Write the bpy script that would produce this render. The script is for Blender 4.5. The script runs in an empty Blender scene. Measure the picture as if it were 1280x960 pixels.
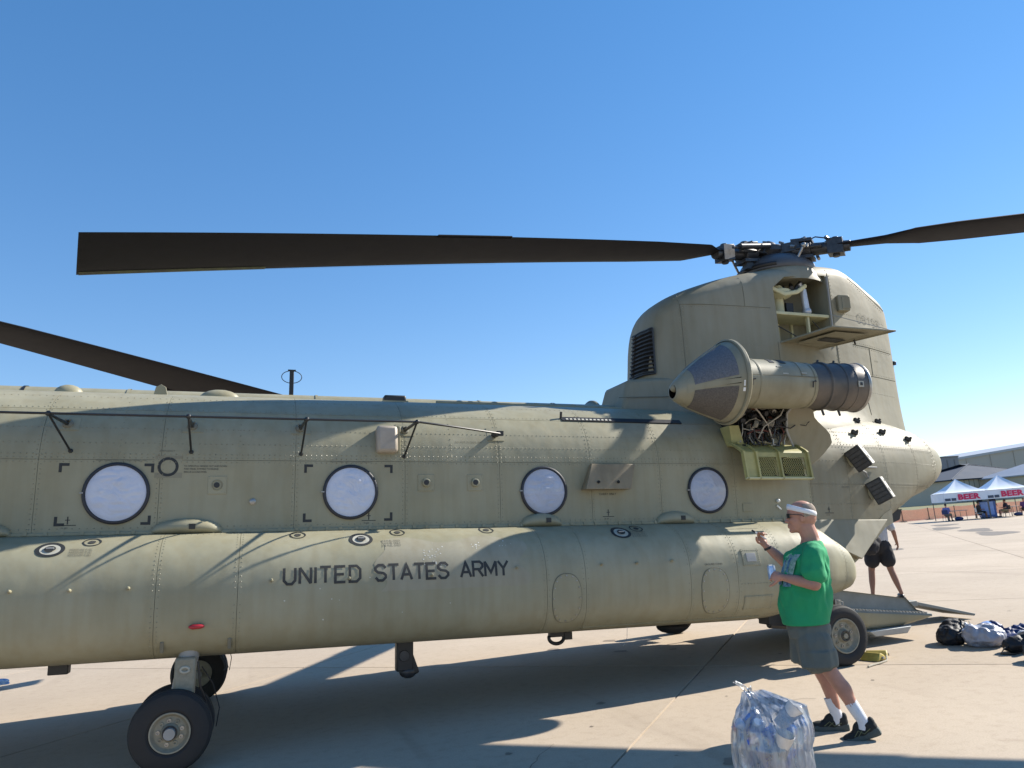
import bpy, bmesh, math, random
from math import sin, cos, pi, sqrt, atan2, radians
from mathutils import Vector, Matrix, Euler, noise
random.seed(7)
SC = bpy.context.scene
COL = SC.collection
# ------------------------------------------------------------------ camera
cd = bpy.data.cameras.new('camera')
cam = bpy.data.objects.new('camera', cd)
COL.objects.link(cam)
cd.sensor_width = 36.0
cd.lens = 956.7 / 1280 * 36.0
cd.clip_start = 0.05
cd.clip_end = 5000
_R = Vector((0.94787, -0.30933, -0.07659)); _U = Vector((0.01231, -0.20461, 0.97877)); _F = Vector((0.31843, 0.92868, 0.19014))
m = Matrix((( _R.x, _U.x, -_F.x, 0.700), (_R.y, _U.y, -_F.y, -9.221), (_R.z, _U.z, -_F.z, 1.725), (0, 0, 0, 1)))
cam.matrix_world = m
SC.camera = cam
SC.render.resolution_x = 1024
SC.render.resolution_y = 768
# ------------------------------------------------------------------ world, sun, exposure
SUN = Vector((1.50, 0.11, 1.0)).normalized()          # direction towards the sun
elev = math.asin(SUN.z)
azim = atan2(SUN.x, SUN.y)                              # clockwise from +Y
W = bpy.data.worlds.new('World'); SC.world = W; W.use_nodes = True
nt = W.node_tree; nt.nodes.clear()
wo = nt.nodes.new('ShaderNodeOutputWorld'); bg = nt.nodes.new('ShaderNodeBackground'); sk = nt.nodes.new('ShaderNodeTexSky')
sk.sky_type = 'NISHITA'; sk.sun_disc = False
sk.sun_elevation = elev; sk.sun_rotation = azim
sk.altitude = 300; sk.air_density = 1.0; sk.dust_density = 0.0; sk.ozone_density = 3.0
bg.inputs['Strength'].default_value = 0.15
hs = nt.nodes.new('ShaderNodeHueSaturation'); hs.inputs['Saturation'].default_value = 1.31; hs.inputs['Hue'].default_value = 0.5105
nt.links.new(sk.outputs[0], hs.inputs['Color']); gm = nt.nodes.new('ShaderNodeGamma'); gm.inputs['Gamma'].default_value = 0.72
nt.links.new(hs.outputs[0], gm.inputs['Color']); nt.links.new(gm.outputs[0], bg.inputs[0]); nt.links.new(bg.outputs[0], wo.inputs[0])
sd = bpy.data.lights.new('sun', 'SUN'); sd.energy = 4.8; sd.angle = radians(0.53); sd.color = (1.0, 0.93, 0.82)
so = bpy.data.objects.new('sun', sd); COL.objects.link(so)
so.rotation_euler = SUN.to_track_quat('Z', 'Y').to_euler()
so.location = (20, -5, 20)
SC.view_settings.view_transform = 'Standard'; SC.view_settings.look = 'None'
SC.view_settings.exposure = 0.93; SC.view_settings.gamma = 1.0
# ------------------------------------------------------------------ helpers: materials
MATS = {}
def mat(name, col, rough=0.6, metal=0.0, var=0.12, vscale=6.0, bump=0.0, bscale=60.0, col2=None, streak=0.0,
        trans=0.0, alpha=1.0, emis=None, spec=0.5, coords='Object', objvar=0.0, grime=0.0, coat=0.0, dent=0.0):
    if name in MATS: return MATS[name]
    m = bpy.data.materials.new(name); m.use_nodes = True
    n = m.node_tree.nodes; l = m.node_tree.links
    b = n['Principled BSDF']
    b.inputs['Roughness'].default_value = rough; b.inputs['Metallic'].default_value = metal
    b.inputs['Specular IOR Level'].default_value = spec
    if coat: b.inputs['Coat Weight'].default_value = coat
    if trans: b.inputs['Transmission Weight'].default_value = trans
    if alpha < 1: b.inputs['Alpha'].default_value = alpha
    tc = n.new('ShaderNodeTexCoord')
    nz = n.new('ShaderNodeTexNoise'); nz.inputs['Scale'].default_value = vscale; nz.inputs['Detail'].default_value = 6
    nz.inputs['Roughness'].default_value = 0.6
    l.new(tc.outputs[coords], nz.inputs['Vector'])
    r = n.new('ShaderNodeValToRGB')
    c = Vector(col[:3]); c2 = Vector(col2[:3]) if col2 else c * (1 - var)
    r.color_ramp.elements[0].position = 0.3; r.color_ramp.elements[1].position = 0.7
    r.color_ramp.elements[0].color = (*c2, 1)
    c1 = c if col2 else Vector([min(1, q * (1 + var)) for q in c])
    r.color_ramp.elements[1].color = (*c1, 1)
    l.new(nz.outputs['Fac'], r.inputs['Fac'])
    out = r.outputs['Color']
    if streak:
        mp = n.new('ShaderNodeMapping'); mp.inputs['Scale'].default_value = (7, 7, 0.7)
        l.new(tc.outputs[coords], mp.inputs['Vector'])
        n2 = n.new('ShaderNodeTexNoise'); n2.inputs['Scale'].default_value = 1.6; n2.inputs['Detail'].default_value = 8
        l.new(mp.outputs[0], n2.inputs['Vector'])
        r2 = n.new('ShaderNodeValToRGB'); r2.color_ramp.elements[0].position = 0.42; r2.color_ramp.elements[1].position = 0.68
        r2.color_ramp.elements[0].color = (1, 1, 1, 1); v = 1 - streak; r2.color_ramp.elements[1].color = (v, v * .97, v * .92, 1)
        l.new(n2.outputs['Fac'], r2.inputs['Fac'])
        mx = n.new('ShaderNodeMixRGB'); mx.blend_type = 'MULTIPLY'; mx.inputs[0].default_value = 1
        l.new(out, mx.inputs[1]); l.new(r2.outputs[0], mx.inputs[2]); out = mx.outputs[0]
    if grime:
        n3 = n.new('ShaderNodeTexNoise'); n3.inputs['Scale'].default_value = 1.1; n3.inputs['Detail'].default_value = 3
        l.new(tc.outputs[coords], n3.inputs['Vector'])
        r3 = n.new('ShaderNodeValToRGB'); r3.color_ramp.elements[0].position = 0.35; r3.color_ramp.elements[1].position = 0.7
        v = 1 - grime; r3.color_ramp.elements[0].color = (v, v, v * .96, 1); r3.color_ramp.elements[1].color = (1, 1, 1, 1)
        l.new(n3.outputs['Fac'], r3.inputs['Fac'])
        mx = n.new('ShaderNodeMixRGB'); mx.blend_type = 'MULTIPLY'; mx.inputs[0].default_value = 1
        l.new(out, mx.inputs[1]); l.new(r3.outputs[0], mx.inputs[2]); out = mx.outputs[0]
    if objvar:
        oi = n.new('ShaderNodeObjectInfo'); mr = n.new('ShaderNodeMapRange')
        mr.inputs['To Min'].default_value = 1 - objvar; mr.inputs['To Max'].default_value = 1 + objvar
        l.new(oi.outputs['Random'], mr.inputs['Value'])
        mx = n.new('ShaderNodeVectorMath'); mx.operation = 'SCALE'
        l.new(out, mx.inputs[0]); l.new(mr.outputs[0], mx.inputs['Scale']); out = mx.outputs[0]
    l.new(out, b.inputs['Base Color'])
    rv = n.new('ShaderNodeMapRange'); rv.inputs['To Min'].default_value = max(0.02, rough - .08); rv.inputs['To Max'].default_value = min(1, rough + .08)
    l.new(nz.outputs['Fac'], rv.inputs['Value']); l.new(rv.outputs[0], b.inputs['Roughness'])
    if bump:
        nb = n.new('ShaderNodeTexNoise'); nb.inputs['Scale'].default_value = bscale; nb.inputs['Detail'].default_value = 4
        l.new(tc.outputs[coords], nb.inputs['Vector'])
        bp = n.new('ShaderNodeBump'); bp.inputs['Strength'].default_value = bump; bp.inputs['Distance'].default_value = 0.01
        l.new(nb.outputs['Fac'], bp.inputs['Height']); l.new(bp.outputs[0], b.inputs['Normal'])
        if dent:
            nd = n.new('ShaderNodeTexNoise'); nd.inputs['Scale'].default_value = 3.0; nd.inputs['Detail'].default_value = 2; l.new(tc.outputs[coords], nd.inputs['Vector'])
            b2 = n.new('ShaderNodeBump'); b2.inputs['Strength'].default_value = dent; b2.inputs['Distance'].default_value = 0.03
            l.new(nd.outputs['Fac'], b2.inputs['Height']); l.new(b2.outputs[0], bp.inputs['Normal'])
    if emis:
        b.inputs['Emission Color'].default_value = (*emis, 1); b.inputs['Emission Strength'].default_value = 1
    MATS[name] = m
    return m
# ------------------------------------------------------------------ helpers: geometry
class MB:
    def __init__(s): s.v = []; s.f = []
    def add(s, vs, fs):
        o = len(s.v); s.v += [tuple(v) for v in vs]; s.f += [tuple(i + o for i in f) for f in fs]; return s
    def box(s, c, d, rot=None, taper=1.0):
        x, y, z = d[0] / 2, d[1] / 2, d[2] / 2
        vs = [Vector((a * x * (taper if e > 0 else 1), b * y * (taper if e > 0 else 1), e * z)) for e in (-1, 1) for b in (-1, 1) for a in (-1, 1)]
        if rot is not None:
            R = rot if isinstance(rot, Matrix) else Euler(rot).to_matrix()
            vs = [R @ v for v in vs]
        c = Vector(c)
        return s.add([v + c for v in vs], [(0, 2, 3, 1), (4, 5, 7, 6), (0, 1, 5, 4), (2, 6, 7, 3), (0, 4, 6, 2), (1, 3, 7, 5)])
    def hexa(s, p):                                     # eight corners: bottom ring of 4, top ring of 4
        return s.add(p, [(3, 2, 1, 0), (4, 5, 6, 7), (0, 1, 5, 4), (1, 2, 6, 5), (2, 3, 7, 6), (3, 0, 4, 7)])
    def tube(s, a, b, r0, r1=None, n=10, cap=True):
        return s.path([a, b], [r0, r0 if r1 is None else r1], n, cap)
    def path(s, pts, r, n=8, cap=True, flat=1.0, up=None):
        pts = [Vector(p) for p in pts]; k = len(pts)
        rs = r if isinstance(r, (list, tuple)) else [r] * k
        vs = []; prev = None
        for i, p in enumerate(pts):
            t = (pts[min(i + 1, k - 1)] - pts[max(i - 1, 0)])
            if t.length < 1e-9: t = Vector((0, 0, 1))
            t.normalize()
            if prev is None:
                u = Vector(up) if up is not None else (Vector((0, 0, 1)) if abs(t.z) < .9 else Vector((1, 0, 0)))
            else: u = prev
            u = (u - t * u.dot(t)).normalized(); w = t.cross(u); prev = u
            for j in range(n):
                a = 2 * pi * j / n
                vs.append(p + (u * cos(a) + w * sin(a) * flat) * rs[i])
        fs = [(i * n + j, i * n + (j + 1) % n, (i + 1) * n + (j + 1) % n, (i + 1) * n + j) for i in range(k - 1) for j in range(n)]
        if cap:
            fs.append(tuple(range(n - 1, -1, -1))); fs.append(tuple((k - 1) * n + j for j in range(n)))
        return s.add(vs, fs)
    def lathe(s, prof, o, ax=(0, 0, 1), n=24, a0=0, a1=2 * pi, up=None, closed=False, sq=(1, 1)):
        o = Vector(o); ax = Vector(ax).normalized()
        u = Vector(up) if up is not None else (Vector((0, 0, 1)) if abs(ax.z) < .9 else Vector((1, 0, 0)))
        u = (u - ax * u.dot(ax)).normalized(); w = ax.cross(u)
        full = abs(a1 - a0 - 2 * pi) < 1e-6; m_ = n if full else n + 1; vs = []
        for (h, r) in prof:
            for j in range(m_):
                a = a0 + (a1 - a0) * j / n
                vs.append(o + ax * h + (u * cos(a) * sq[0] + w * sin(a) * sq[1]) * r)
        k = len(prof); fs = []
        for i in range(k - 1 + (1 if closed else 0)):
            i2 = (i + 1) % k
            for j in range(n):
                j2 = (j + 1) % m_ if full else j + 1
                fs.append((i * m_ + j, i * m_ + j2, i2 * m_ + j2, i2 * m_ + j))
        return s.add(vs, fs)
    def disc(s, c, ax, r, n=20, sq=(1, 1), up=None):
        c = Vector(c); ax = Vector(ax).normalized(); u = Vector(up) if up is not None else (Vector((0, 0, 1)) if abs(ax.z) < .9 else Vector((1, 0, 0)))
        u = (u - ax * u.dot(ax)).normalized(); w = ax.cross(u)
        return s.add([c + (u * cos(2 * pi * j / n) * sq[0] + w * sin(2 * pi * j / n) * sq[1]) * r for j in range(n)], [tuple(range(n))])
    def ball(s, c, r, n=12, k=8, rot=None):
        r = (r, r, r) if not isinstance(r, (tuple, list)) else r; c = Vector(c); vs = []; fs = []
        R = Matrix.Identity(3) if rot is None else (rot if isinstance(rot, Matrix) else Euler(rot).to_matrix())
        for i in range(k + 1):
            t = pi * i / k
            for j in range(n):
                a = 2 * pi * j / n
                vs.append(c + R @ Vector((r[0] * sin(t) * cos(a), r[1] * sin(t) * sin(a), r[2] * cos(t))))
        for i in range(k):
            for j in range(n): fs.append((i * n + j, (i + 1) * n + j, (i + 1) * n + (j + 1) % n, i * n + (j + 1) % n))
        return s.add(vs, fs)
    def prism(s, poly, f0, f1):                          # poly: list of 2-D pts, f0/f1: functions (a,b)->3-D pt
        n = len(poly); vs = [f0(*q) for q in poly] + [f1(*q) for q in poly]
        return s.add(vs, [tuple(range(n - 1, -1, -1)), tuple(range(n, 2 * n))] + [(i, (i + 1) % n, n + (i + 1) % n, n + i) for i in range(n)])
    def grid(s, fn, us, vs_):
        vs = [fn(u, v) for u in us for v in vs_]; k = len(vs_)
        return s.add(vs, [(i * k + j, (i + 1) * k + j, (i + 1) * k + j + 1, i * k + j + 1) for i in range(len(us) - 1) for j in range(k - 1)])
    def slab(s, fn, us, vs_, t):                         # fn(u,v,offset): a curved plate of thickness t
        nu, nv = len(us), len(vs_); o = len(s.v)
        s.grid(lambda u, v: fn(u, v, 0), us, vs_); o2 = len(s.v)
        s.v += [tuple(fn(u, v, -t)) for u in us for v in vs_]
        ring = [(i, 0) for i in range(nu)] + [(nu - 1, j) for j in range(1, nv)] + [(i, nv - 1) for i in range(nu - 2, -1, -1)] + [(0, j) for j in range(nv - 2, 0, -1)]
        for a, b in zip(ring, ring[1:] + ring[:1]):
            A = a[0] * nv + a[1]; B = b[0] * nv + b[1]
            s.f.append((o + A, o + B, o2 + B, o2 + A))
        return s
    def mesh(s, name, smooth=35):
        me = bpy.data.meshes.new(name); me.from_pydata(s.v, [], s.f)
        bm = bmesh.new(); bm.from_mesh(me); bmesh.ops.recalc_face_normals(bm, faces=bm.faces); bm.to_mesh(me); bm.free()
        if smooth:
            me.polygons.foreach_set('use_smooth', [True] * len(me.polygons))
            try: me.set_sharp_from_angle(angle=radians(smooth))
            except Exception: pass
        return me
    def build(s, name, material, parent=None, smooth=35, bevel=0.0, kind=None, off=None, weld=False):
        if off is not None:
            o = Vector(off); s.v = [tuple(Vector(v) + o) for v in s.v]
        me = s.mesh(name, smooth)
        if weld or bevel:
            bm = bmesh.new(); bm.from_mesh(me); bmesh.ops.remove_doubles(bm, verts=bm.verts, dist=1e-5); bm.to_mesh(me); bm.free()
        me.materials.append(material)
        ob = bpy.data.objects.new(name, me); COL.objects.link(ob)
        if parent is not None: ob.parent = parent
        if kind: ob['kind'] = kind
        if bevel:
            md = ob.modifiers.new('bevel', 'BEVEL'); md.width = bevel; md.segments = 2; md.limit_method = 'ANGLE'; md.angle_limit = radians(40)
        return ob
def tag(o, label=None, cat=None, group=None, kind=None):
    if label: o['label'] = label
    if cat: o['category'] = cat
    if group: o['group'] = group
    if kind: o['kind'] = kind
    return o
def empty(name, loc=(0, 0, 0), rz=0.0):
    o = bpy.data.objects.new(name, None); COL.objects.link(o); o.location = loc; o.rotation_euler = (0, 0, rz); o.empty_display_size = .2
    return o
def copy_tree(o, parent=None):
    c = o.copy(); COL.objects.link(c)
    if parent is not None: c.parent = parent
    for ch in [q for q in o.children]: copy_tree(ch, c)
    return c
def lin(a, b, n): return [a + (b - a) * i / (n - 1) for i in range(n)]
def interp(tab, x):
    if x <= tab[0][0]: return tab[0][1]
    for (x0, y0), (x1, y1) in zip(tab, tab[1:]):
        if x <= x1:
            t = (x - x0) / (x1 - x0); return y0 + (y1 - y0) * t
    return tab[-1][1]
def sinterp(tab, x):                                     # smooth (monotone-ish Catmull) interpolation
    n = len(tab)
    if x <= tab[0][0]: return tab[0][1]
    if x >= tab[-1][0]: return tab[-1][1]
    for i in range(n - 1):
        if x <= tab[i + 1][0]: break
    x0, y0 = tab[i]; x1, y1 = tab[i + 1]; h = x1 - x0; t = (x - x0) / h
    def sl(j):
        if j <= 0 or j >= n - 1: return None
        a = (tab[j][1] - tab[j - 1][1]) / (tab[j][0] - tab[j - 1][0]); b = (tab[j + 1][1] - tab[j][1]) / (tab[j + 1][0] - tab[j][0])
        return 0 if a * b <= 0 else 2 * a * b / (a + b)
    d = (y1 - y0) / h; m0 = sl(i); m1 = sl(i + 1); m0 = d if m0 is None else m0; m1 = d if m1 is None else m1
    return (2 * t**3 - 3 * t**2 + 1) * y0 + (t**3 - 2 * t**2 + t) * h * m0 + (-2 * t**3 + 3 * t**2) * y1 + (t**3 - t**2) * h * m1
def text_mesh(txt, size, bold=0.0, spacing=1.0, align='LEFT', res=2):
    cu = bpy.data.curves.new('txt', 'FONT'); cu.body = txt; cu.size = size; cu.offset = bold; cu.space_character = spacing
    cu.align_x = align; cu.resolution_u = res; cu.fill_mode = 'FRONT'
    ob = bpy.data.objects.new('txt', cu); COL.objects.link(ob)
    dg = bpy.context.evaluated_depsgraph_get(); me = bpy.data.meshes.new_from_object(ob.evaluated_get(dg))
    vs = [tuple(v.co) for v in me.vertices]; fs = [tuple(q.vertices) for q in me.polygons]
    bpy.data.objects.remove(ob); bpy.data.curves.remove(cu); bpy.data.meshes.remove(me)
    return vs, fs
def baked(ob):                                           # evaluate modifiers into the mesh
    dg = bpy.context.evaluated_depsgraph_get(); dg.update(); me = bpy.data.meshes.new_from_object(ob.evaluated_get(dg))
    ob.modifiers.clear(); ob.data = me
    return ob
# ================================================================== MATERIALS
CARC = mat('faded_army_paint', (0.325, 0.306, 0.215), rough=.48, var=.06, vscale=3.1, streak=.07, grime=.16, dent=.35, bump=.06, bscale=25, objvar=.018, spec=.4)
CARC2 = mat('faded_army_paint_tail', (0.26, 0.243, 0.180), rough=.6, var=.06, vscale=2.3, streak=.07, grime=.14, dent=.3, bump=.05, bscale=20, objvar=.015, spec=.4)
SEAM = mat('seam_shadow_sealant', (0.16, 0.15, 0.105), rough=.8)
RIV = mat('rivet_paint', (0.245, 0.228, 0.155), rough=.45, var=.35, vscale=30)
BLK = mat('black_paint', (0.018, 0.018, 0.02), rough=.45, var=.2, vscale=12)
FADBLK = mat('faded_black_lettering', (0.035, 0.035, 0.033), rough=.7, var=.25, vscale=14)
FAINT = mat('faint_stencil', (0.16, 0.155, 0.12), rough=.7, var=.15, vscale=30)
BLADE = mat('rotor_blade_black', (0.006, 0.006, 0.010), rough=.7, spec=.25, var=.2, vscale=4, streak=.2, bump=.05)
RUB = mat('black_tyre_rubber', (0.02, 0.02, 0.021), rough=.8, var=.2, vscale=5, bump=.2, bscale=40)
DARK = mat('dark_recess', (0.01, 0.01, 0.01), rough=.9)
STEEL = mat('dull_steel', (0.35, 0.34, 0.32), rough=.4, metal=.8, var=.2, vscale=20)
GUN = mat('gunmetal', (0.05, 0.052, 0.058), rough=.4, metal=.5, var=.3, vscale=15)
RIMM = mat('wheel_rim_paint', (0.27, 0.255, 0.2), rough=.5, var=.15, vscale=25, grime=.2)
CREAM = mat('cream_primer', (0.62, 0.58, 0.36), rough=.5, var=.1, vscale=9, grime=.25)
ZINC = mat('yellow_green_primer', (0.43, 0.405, 0.17), rough=.5, var=.12, vscale=10, grime=.3)
GREY = mat('satin_grey', (0.3, 0.3, 0.29), rough=.5, var=.15)
# ================================================================== GROUND
def slab_mat():
    m = bpy.data.materials.new('old_concrete'); m.use_nodes = True; n = m.node_tree.nodes; l = m.node_tree.links; b = n['Principled BSDF']
    geo = n.new('ShaderNodeNewGeometry'); P = geo.outputs['Position']
    def nz(sc, det, ro=.6, map_=None):
        q = n.new('ShaderNodeTexNoise'); q.inputs['Scale'].default_value = sc; q.inputs['Detail'].default_value = det; q.inputs['Roughness'].default_value = ro
        if map_:
            mp = n.new('ShaderNodeMapping'); mp.inputs['Scale'].default_value = map_; l.new(P, mp.inputs[0]); l.new(mp.outputs[0], q.inputs[0])
        else: l.new(P, q.inputs['Vector'])
        return q.outputs['Fac']
    def ramp(f, a, b_, c0, c1):
        r = n.new('ShaderNodeValToRGB'); r.color_ramp.elements[0].position = a; r.color_ramp.elements[1].position = b_
        r.color_ramp.elements[0].color = (*c0, 1); r.color_ramp.elements[1].color = (*c1, 1); l.new(f, r.inputs[0]); return r.outputs[0]
    def mul(a, b_):
        x = n.new('ShaderNodeMixRGB'); x.blend_type = 'MULTIPLY'; x.inputs[0].default_value = 1; l.new(a, x.inputs[1]); l.new(b_, x.inputs[2]); return x.outputs[0]
    c = ramp(nz(.45, 6), .3, .72, (0.405, 0.328, 0.245), (0.475, 0.39, 0.295))
    c = mul(c, ramp(nz(70, 3, .7), .3, .7, (.86, .86, .86), (1.08, 1.08, 1.08)))
    c = mul(c, ramp(nz(9, 5), .30, .5, (.9, .89, .87), (1, 1, 1)))
    c = mul(c, ramp(nz(1.3, 7, .75), .28, .40, (.84, .82, .80), (1, 1, 1)))
    c = mul(c, ramp(nz(1, 4, .6, (1.2, .12, 1)), .30, .42, (.86, .85, .84), (1, 1, 1)))
    oi = n.new('ShaderNodeObjectInfo'); mr = n.new('ShaderNodeMapRange'); mr.inputs['To Min'].default_value = .94; mr.inputs['To Max'].default_value = 1.05
    l.new(oi.outputs['Random'], mr.inputs['Value']); vm = n.new('ShaderNodeVectorMath'); vm.operation = 'SCALE'; l.new(c, vm.inputs[0]); l.new(mr.outputs[0], vm.inputs['Scale'])
    l.new(vm.outputs[0], b.inputs['Base Color']); b.inputs['Roughness'].default_value = .88
    bp = n.new('ShaderNodeBump'); bp.inputs['Strength'].default_value = .35; bp.inputs['Distance'].default_value = .006
    l.new(nz(110, 3), bp.inputs['Height']); l.new(bp.outputs[0], b.inputs['Normal'])
    return m
CONC = slab_mat()
base = MB(); base.box((600, 600, -.53), (3600, 3600, 1.0))
g = base.build('ground', CONC, smooth=0); tag(g, kind='structure')
# joints run along d2=(0.745,-0.667) and d1=(0.667,0.745); the slabs lie on the apron's own joint lines
d1 = Vector((0.667, 0.745, 0)); d2 = Vector((0.745, -0.667, 0)); S = 5.9
sm = MB(); h = S / 2 - .006
sm.add([(-h, -h, -.028), (h, -h, -.028), (h, h, -.028), (-h, h, -.028), (-h + .005, -h + .005, 0), (h - .005, -h + .005, 0), (h - .005, h - .005, 0), (-h + .005, h - .005, 0)],
       [(4, 5, 6, 7), (0, 1, 5, 4), (1, 2, 6, 5), (2, 3, 7, 6), (3, 0, 4, 7)])
sme = sm.mesh('concrete_slab', 0); sme.materials.append(CONC)
ang = atan2(d2.y, d2.x)
for i in range(-12, 14):
    for j in range(-4, 16):
        c = d2 * (4.8 + S * (i + .5)) + d1 * (3.24 + S * (j + .5))
        if c.y < -14 or c.y > 44 or c.x < -14 or c.x > 82 or c.x > 18 + (c.y + 9) * 1.6: continue
        o = bpy.data.objects.new('concrete_slab', sme); COL.objects.link(o); o.parent = g
        o.location = (c.x, c.y, 0); o.rotation_euler = (0, 0, ang)
# elongated dark spots with their own outline, flush sheets just above the slabs
DSPOT = mat('dark_ground_spot', (0.14, 0.12, 0.10), rough=.8, var=.2, vscale=5)
rnd = random.Random(3)
for (x, y, rx, ry) in ((36.4, 22.0, .75, 2.4), (32.9, 18.0, .8, 2.2), (39.3, 26.7, .7, 2.6), (44.5, 31.5, .8, 2.0), (23.4, 14.5, .5, .6)):
    q = MB(); pts = []
    for k in range(26):
        a = 2 * pi * k / 26; rr = 1 + .18 * sin(3 * a + x) + rnd.uniform(-.08, .08)
        u_, v_ = rx * rr * cos(a), ry * rr * sin(a); pts.append((x + .7 * u_ + .7 * v_, y - .7 * u_ + .7 * v_, .004))
    q.add(pts, [tuple(range(26))]); o = q.build('dark_spot', DSPOT, g, smooth=0)
# hairline cracks and small dark spots near the aircraft
CRK = mat('hairline_crack', (0.13, 0.11, 0.09), rough=.9); rk = random.Random(12)
for (x, y, a, n_) in ((6.1, -4.6, .4, 14), (7.4, -3.6, -1.0, 9), (5.6, -2.9, 2.2, 10), (9.6, -2.9, .9, 12), (8.9, -3.9, -.5, 9), (2.6, -3.4, 1.1, 8)):
    P = [Vector((x, y, .0035))]
    for _ in range(n_): a += rk.uniform(-.55, .55); P.append(P[-1] + Vector((cos(a), sin(a), 0)) * rk.uniform(.04, .11))
    q = MB(); L = []; R_ = []
    for i, p_ in enumerate(P):
        t = (P[min(i + 1, len(P) - 1)] - P[max(0, i - 1)]).normalized(); w_ = .0028 * (1 - i / len(P)) + .0008; nn = Vector((-t.y, t.x, 0)); L.append(p_ + nn * w_); R_.append(p_ - nn * w_)
    k = len(P); q.add(L + R_, [(i, i + 1, k + i + 1, k + i) for i in range(k - 1)]); q.build('crack', CRK, g, smooth=0)
SPT = mat('small_oil_spot', (0.22, 0.175, 0.13), rough=.8, var=.15, vscale=8)
for _ in range(46):
    x = rk.uniform(2.5, 13); y = rk.uniform(-6, 2.5); r_ = rk.choice((.012, .018, .03, .05, .09)); q = MB()
    q.add([(x + r_ * (1 + .3 * sin(3 * t + x)) * cos(t), y + r_ * (1 + .3 * cos(2 * t + y)) * sin(t), .003) for t in lin(0, 2 * pi, 15)[:-1]], [tuple(range(14))]); q.build('oil_spot', SPT, g, smooth=0)
# ---- grass beyond the orange fence
GR = mat('dry_grass', (0.19, 0.17, 0.065), rough=.95, var=.3, vscale=.25, col2=(0.12, 0.125, 0.05), bump=.6, bscale=3)
q = MB()
q.grid(lambda u, v: (u, 50 + v + (u - 55) * -.12, .012 + (.03 * sin(u * .3) * sin(v * .2) + .05) * min(1, v / 8)), lin(-60, 400, 60), lin(0, 420, 40))
tag(q.build('grass', GR), kind='structure')
# ================================================================== HELICOPTER
TH = 0.0517
HX = 6.86
heli = empty('helicopter', (HX, 0, 0)); heli.rotation_euler = (0, TH, 0)
tag(heli, 'large tan tandem rotor army helicopter parked on the concrete, its rear ramp down', 'helicopter')
HO = (-HX, 0, 0)
def w2b(x, y, z):
    X = x - HX; return Vector((HX + X * cos(TH) - z * sin(TH), y, X * sin(TH) + z * cos(TH)))
def H(mb, name, material, parent=None, **k): return mb.build(name, material, parent or heli, off=HO, **k)
# ---- fuselage surface: superellipse sections, a = -90..90 degrees (keel to crown), s = -1 port, +1 starboard
TW = [(-7.0, .10), (-6.85, .45), (-6.5, .78), (-6.0, 1.02), (-5.2, 1.2), (-4.4, 1.28), (-3.6, 1.30), (6.6, 1.30), (7.2, 1.28), (7.8, 1.23), (8.3, 1.15), (8.8, 1.04), (9.3, .89), (9.7, .73), (10.0, .57), (10.25, .38), (10.4, .2), (10.46, .03)]
TT = [(-7.0, 1.3), (-6.85, 1.6), (-6.5, 1.85), (-6.0, 2.25), (-5.4, 2.8), (-4.8, 3.02), (-4, 3.10), (-3.6, 3.12), (8.4, 3.12), (9.0, 3.08), (9.5, 3.0), (9.9, 2.88), (10.2, 2.74), (10.4, 2.58), (10.46, 2.47)]
TB = [(-7.0, 1.1), (-6.85, .85), (-6.5, .66), (-6.0, .55), (-5.2, .5), (6.6, .5), (6.9, .60), (7.2, .77), (7.8, 1.12), (8.42, 1.55), (8.8, 1.70), (9.3, 1.84), (9.8, 1.97), (10.15, 2.12), (10.35, 2.28), (10.46, 2.43)]
TS = [(-7.0, 1.2), (-6.5, 1.3), (-5.5, 1.9), (-4.5, 2.2), (8.6, 2.2), (9.4, 2.28), (10, 2.38), (10.46, 2.45)]
TN = [(-7.0, 2.2), (-5, 4), (-4, 8), (7.4, 9), (8.4, 10), (8.9, 5.5), (9.3, 3.0), (10.46, 2.0)]
def fpar(x): return (sinterp(TW, x), sinterp(TT, x), sinterp(TB, x), sinterp(TS, x), sinterp(TN, x))
def fus(x, a, s=-1, off=0.0):
    w, zt, zb, zs, nl = fpar(x)
    c, q = abs(cos(a)), sin(a)
    if a >= 0: n = 2.3; y = w * c ** (2 / n); z = zs + (zt - zs) * q ** (2 / n)
    else: n = nl; y = w * c ** (2 / n); z = zs - (zs - zb) * abs(q) ** (2 / n)
    p = Vector((x, s * y, z))
    if off:
        e = .004
        p1 = fus(x + e, a, s); p2 = fus(x - e, a, s); a1 = min(pi / 2, a + .01); a2 = max(-pi / 2, a - .01)
        t = (p1 - p2).cross(fus(x, a1, s) - fus(x, a2, s))
        if t.length > 0:
            t.normalize()
            if t.dot(Vector((0, s * y * 2 + (s * .001), z - zs))) < 0: t = -t
            p = p + t * off
    return p
def a_of(x, z):
    w, zt, zb, zs, nl = fpar(x)
    if z >= zs: f = min(1, (z - zs) / (zt - zs)); return math.asin(min(1, f ** (2.3 / 2)))
    f = min(1, (zs - z) / (zs - zb)); return -math.asin(min(1, f ** (nl / 2)))
def fz(x, z, s=-1, off=0.0): return fus(x, a_of(x, z), s, off)
def fnorm(x, z, s=-1): return (fz(x, z, s, .02) - fz(x, z, s)).normalized()
# inner skin seen through the seams
q = MB(); xs = lin(-7.0, -3.6, 22) + lin(-3.2, 6.4, 22) + lin(6.7, 10.46, 34)
for s in (-1, 1): q.grid(lambda x, a, s=s: fus(x, a, s, -.010), xs, [radians(v) for v in (-90, -80, -65, -50, -40, -30, -20, -10, 0, 10, 20, 30, 40, 50, 60, 70, 80, 90)])
H(q, 'inner_skin', SEAM)
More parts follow.
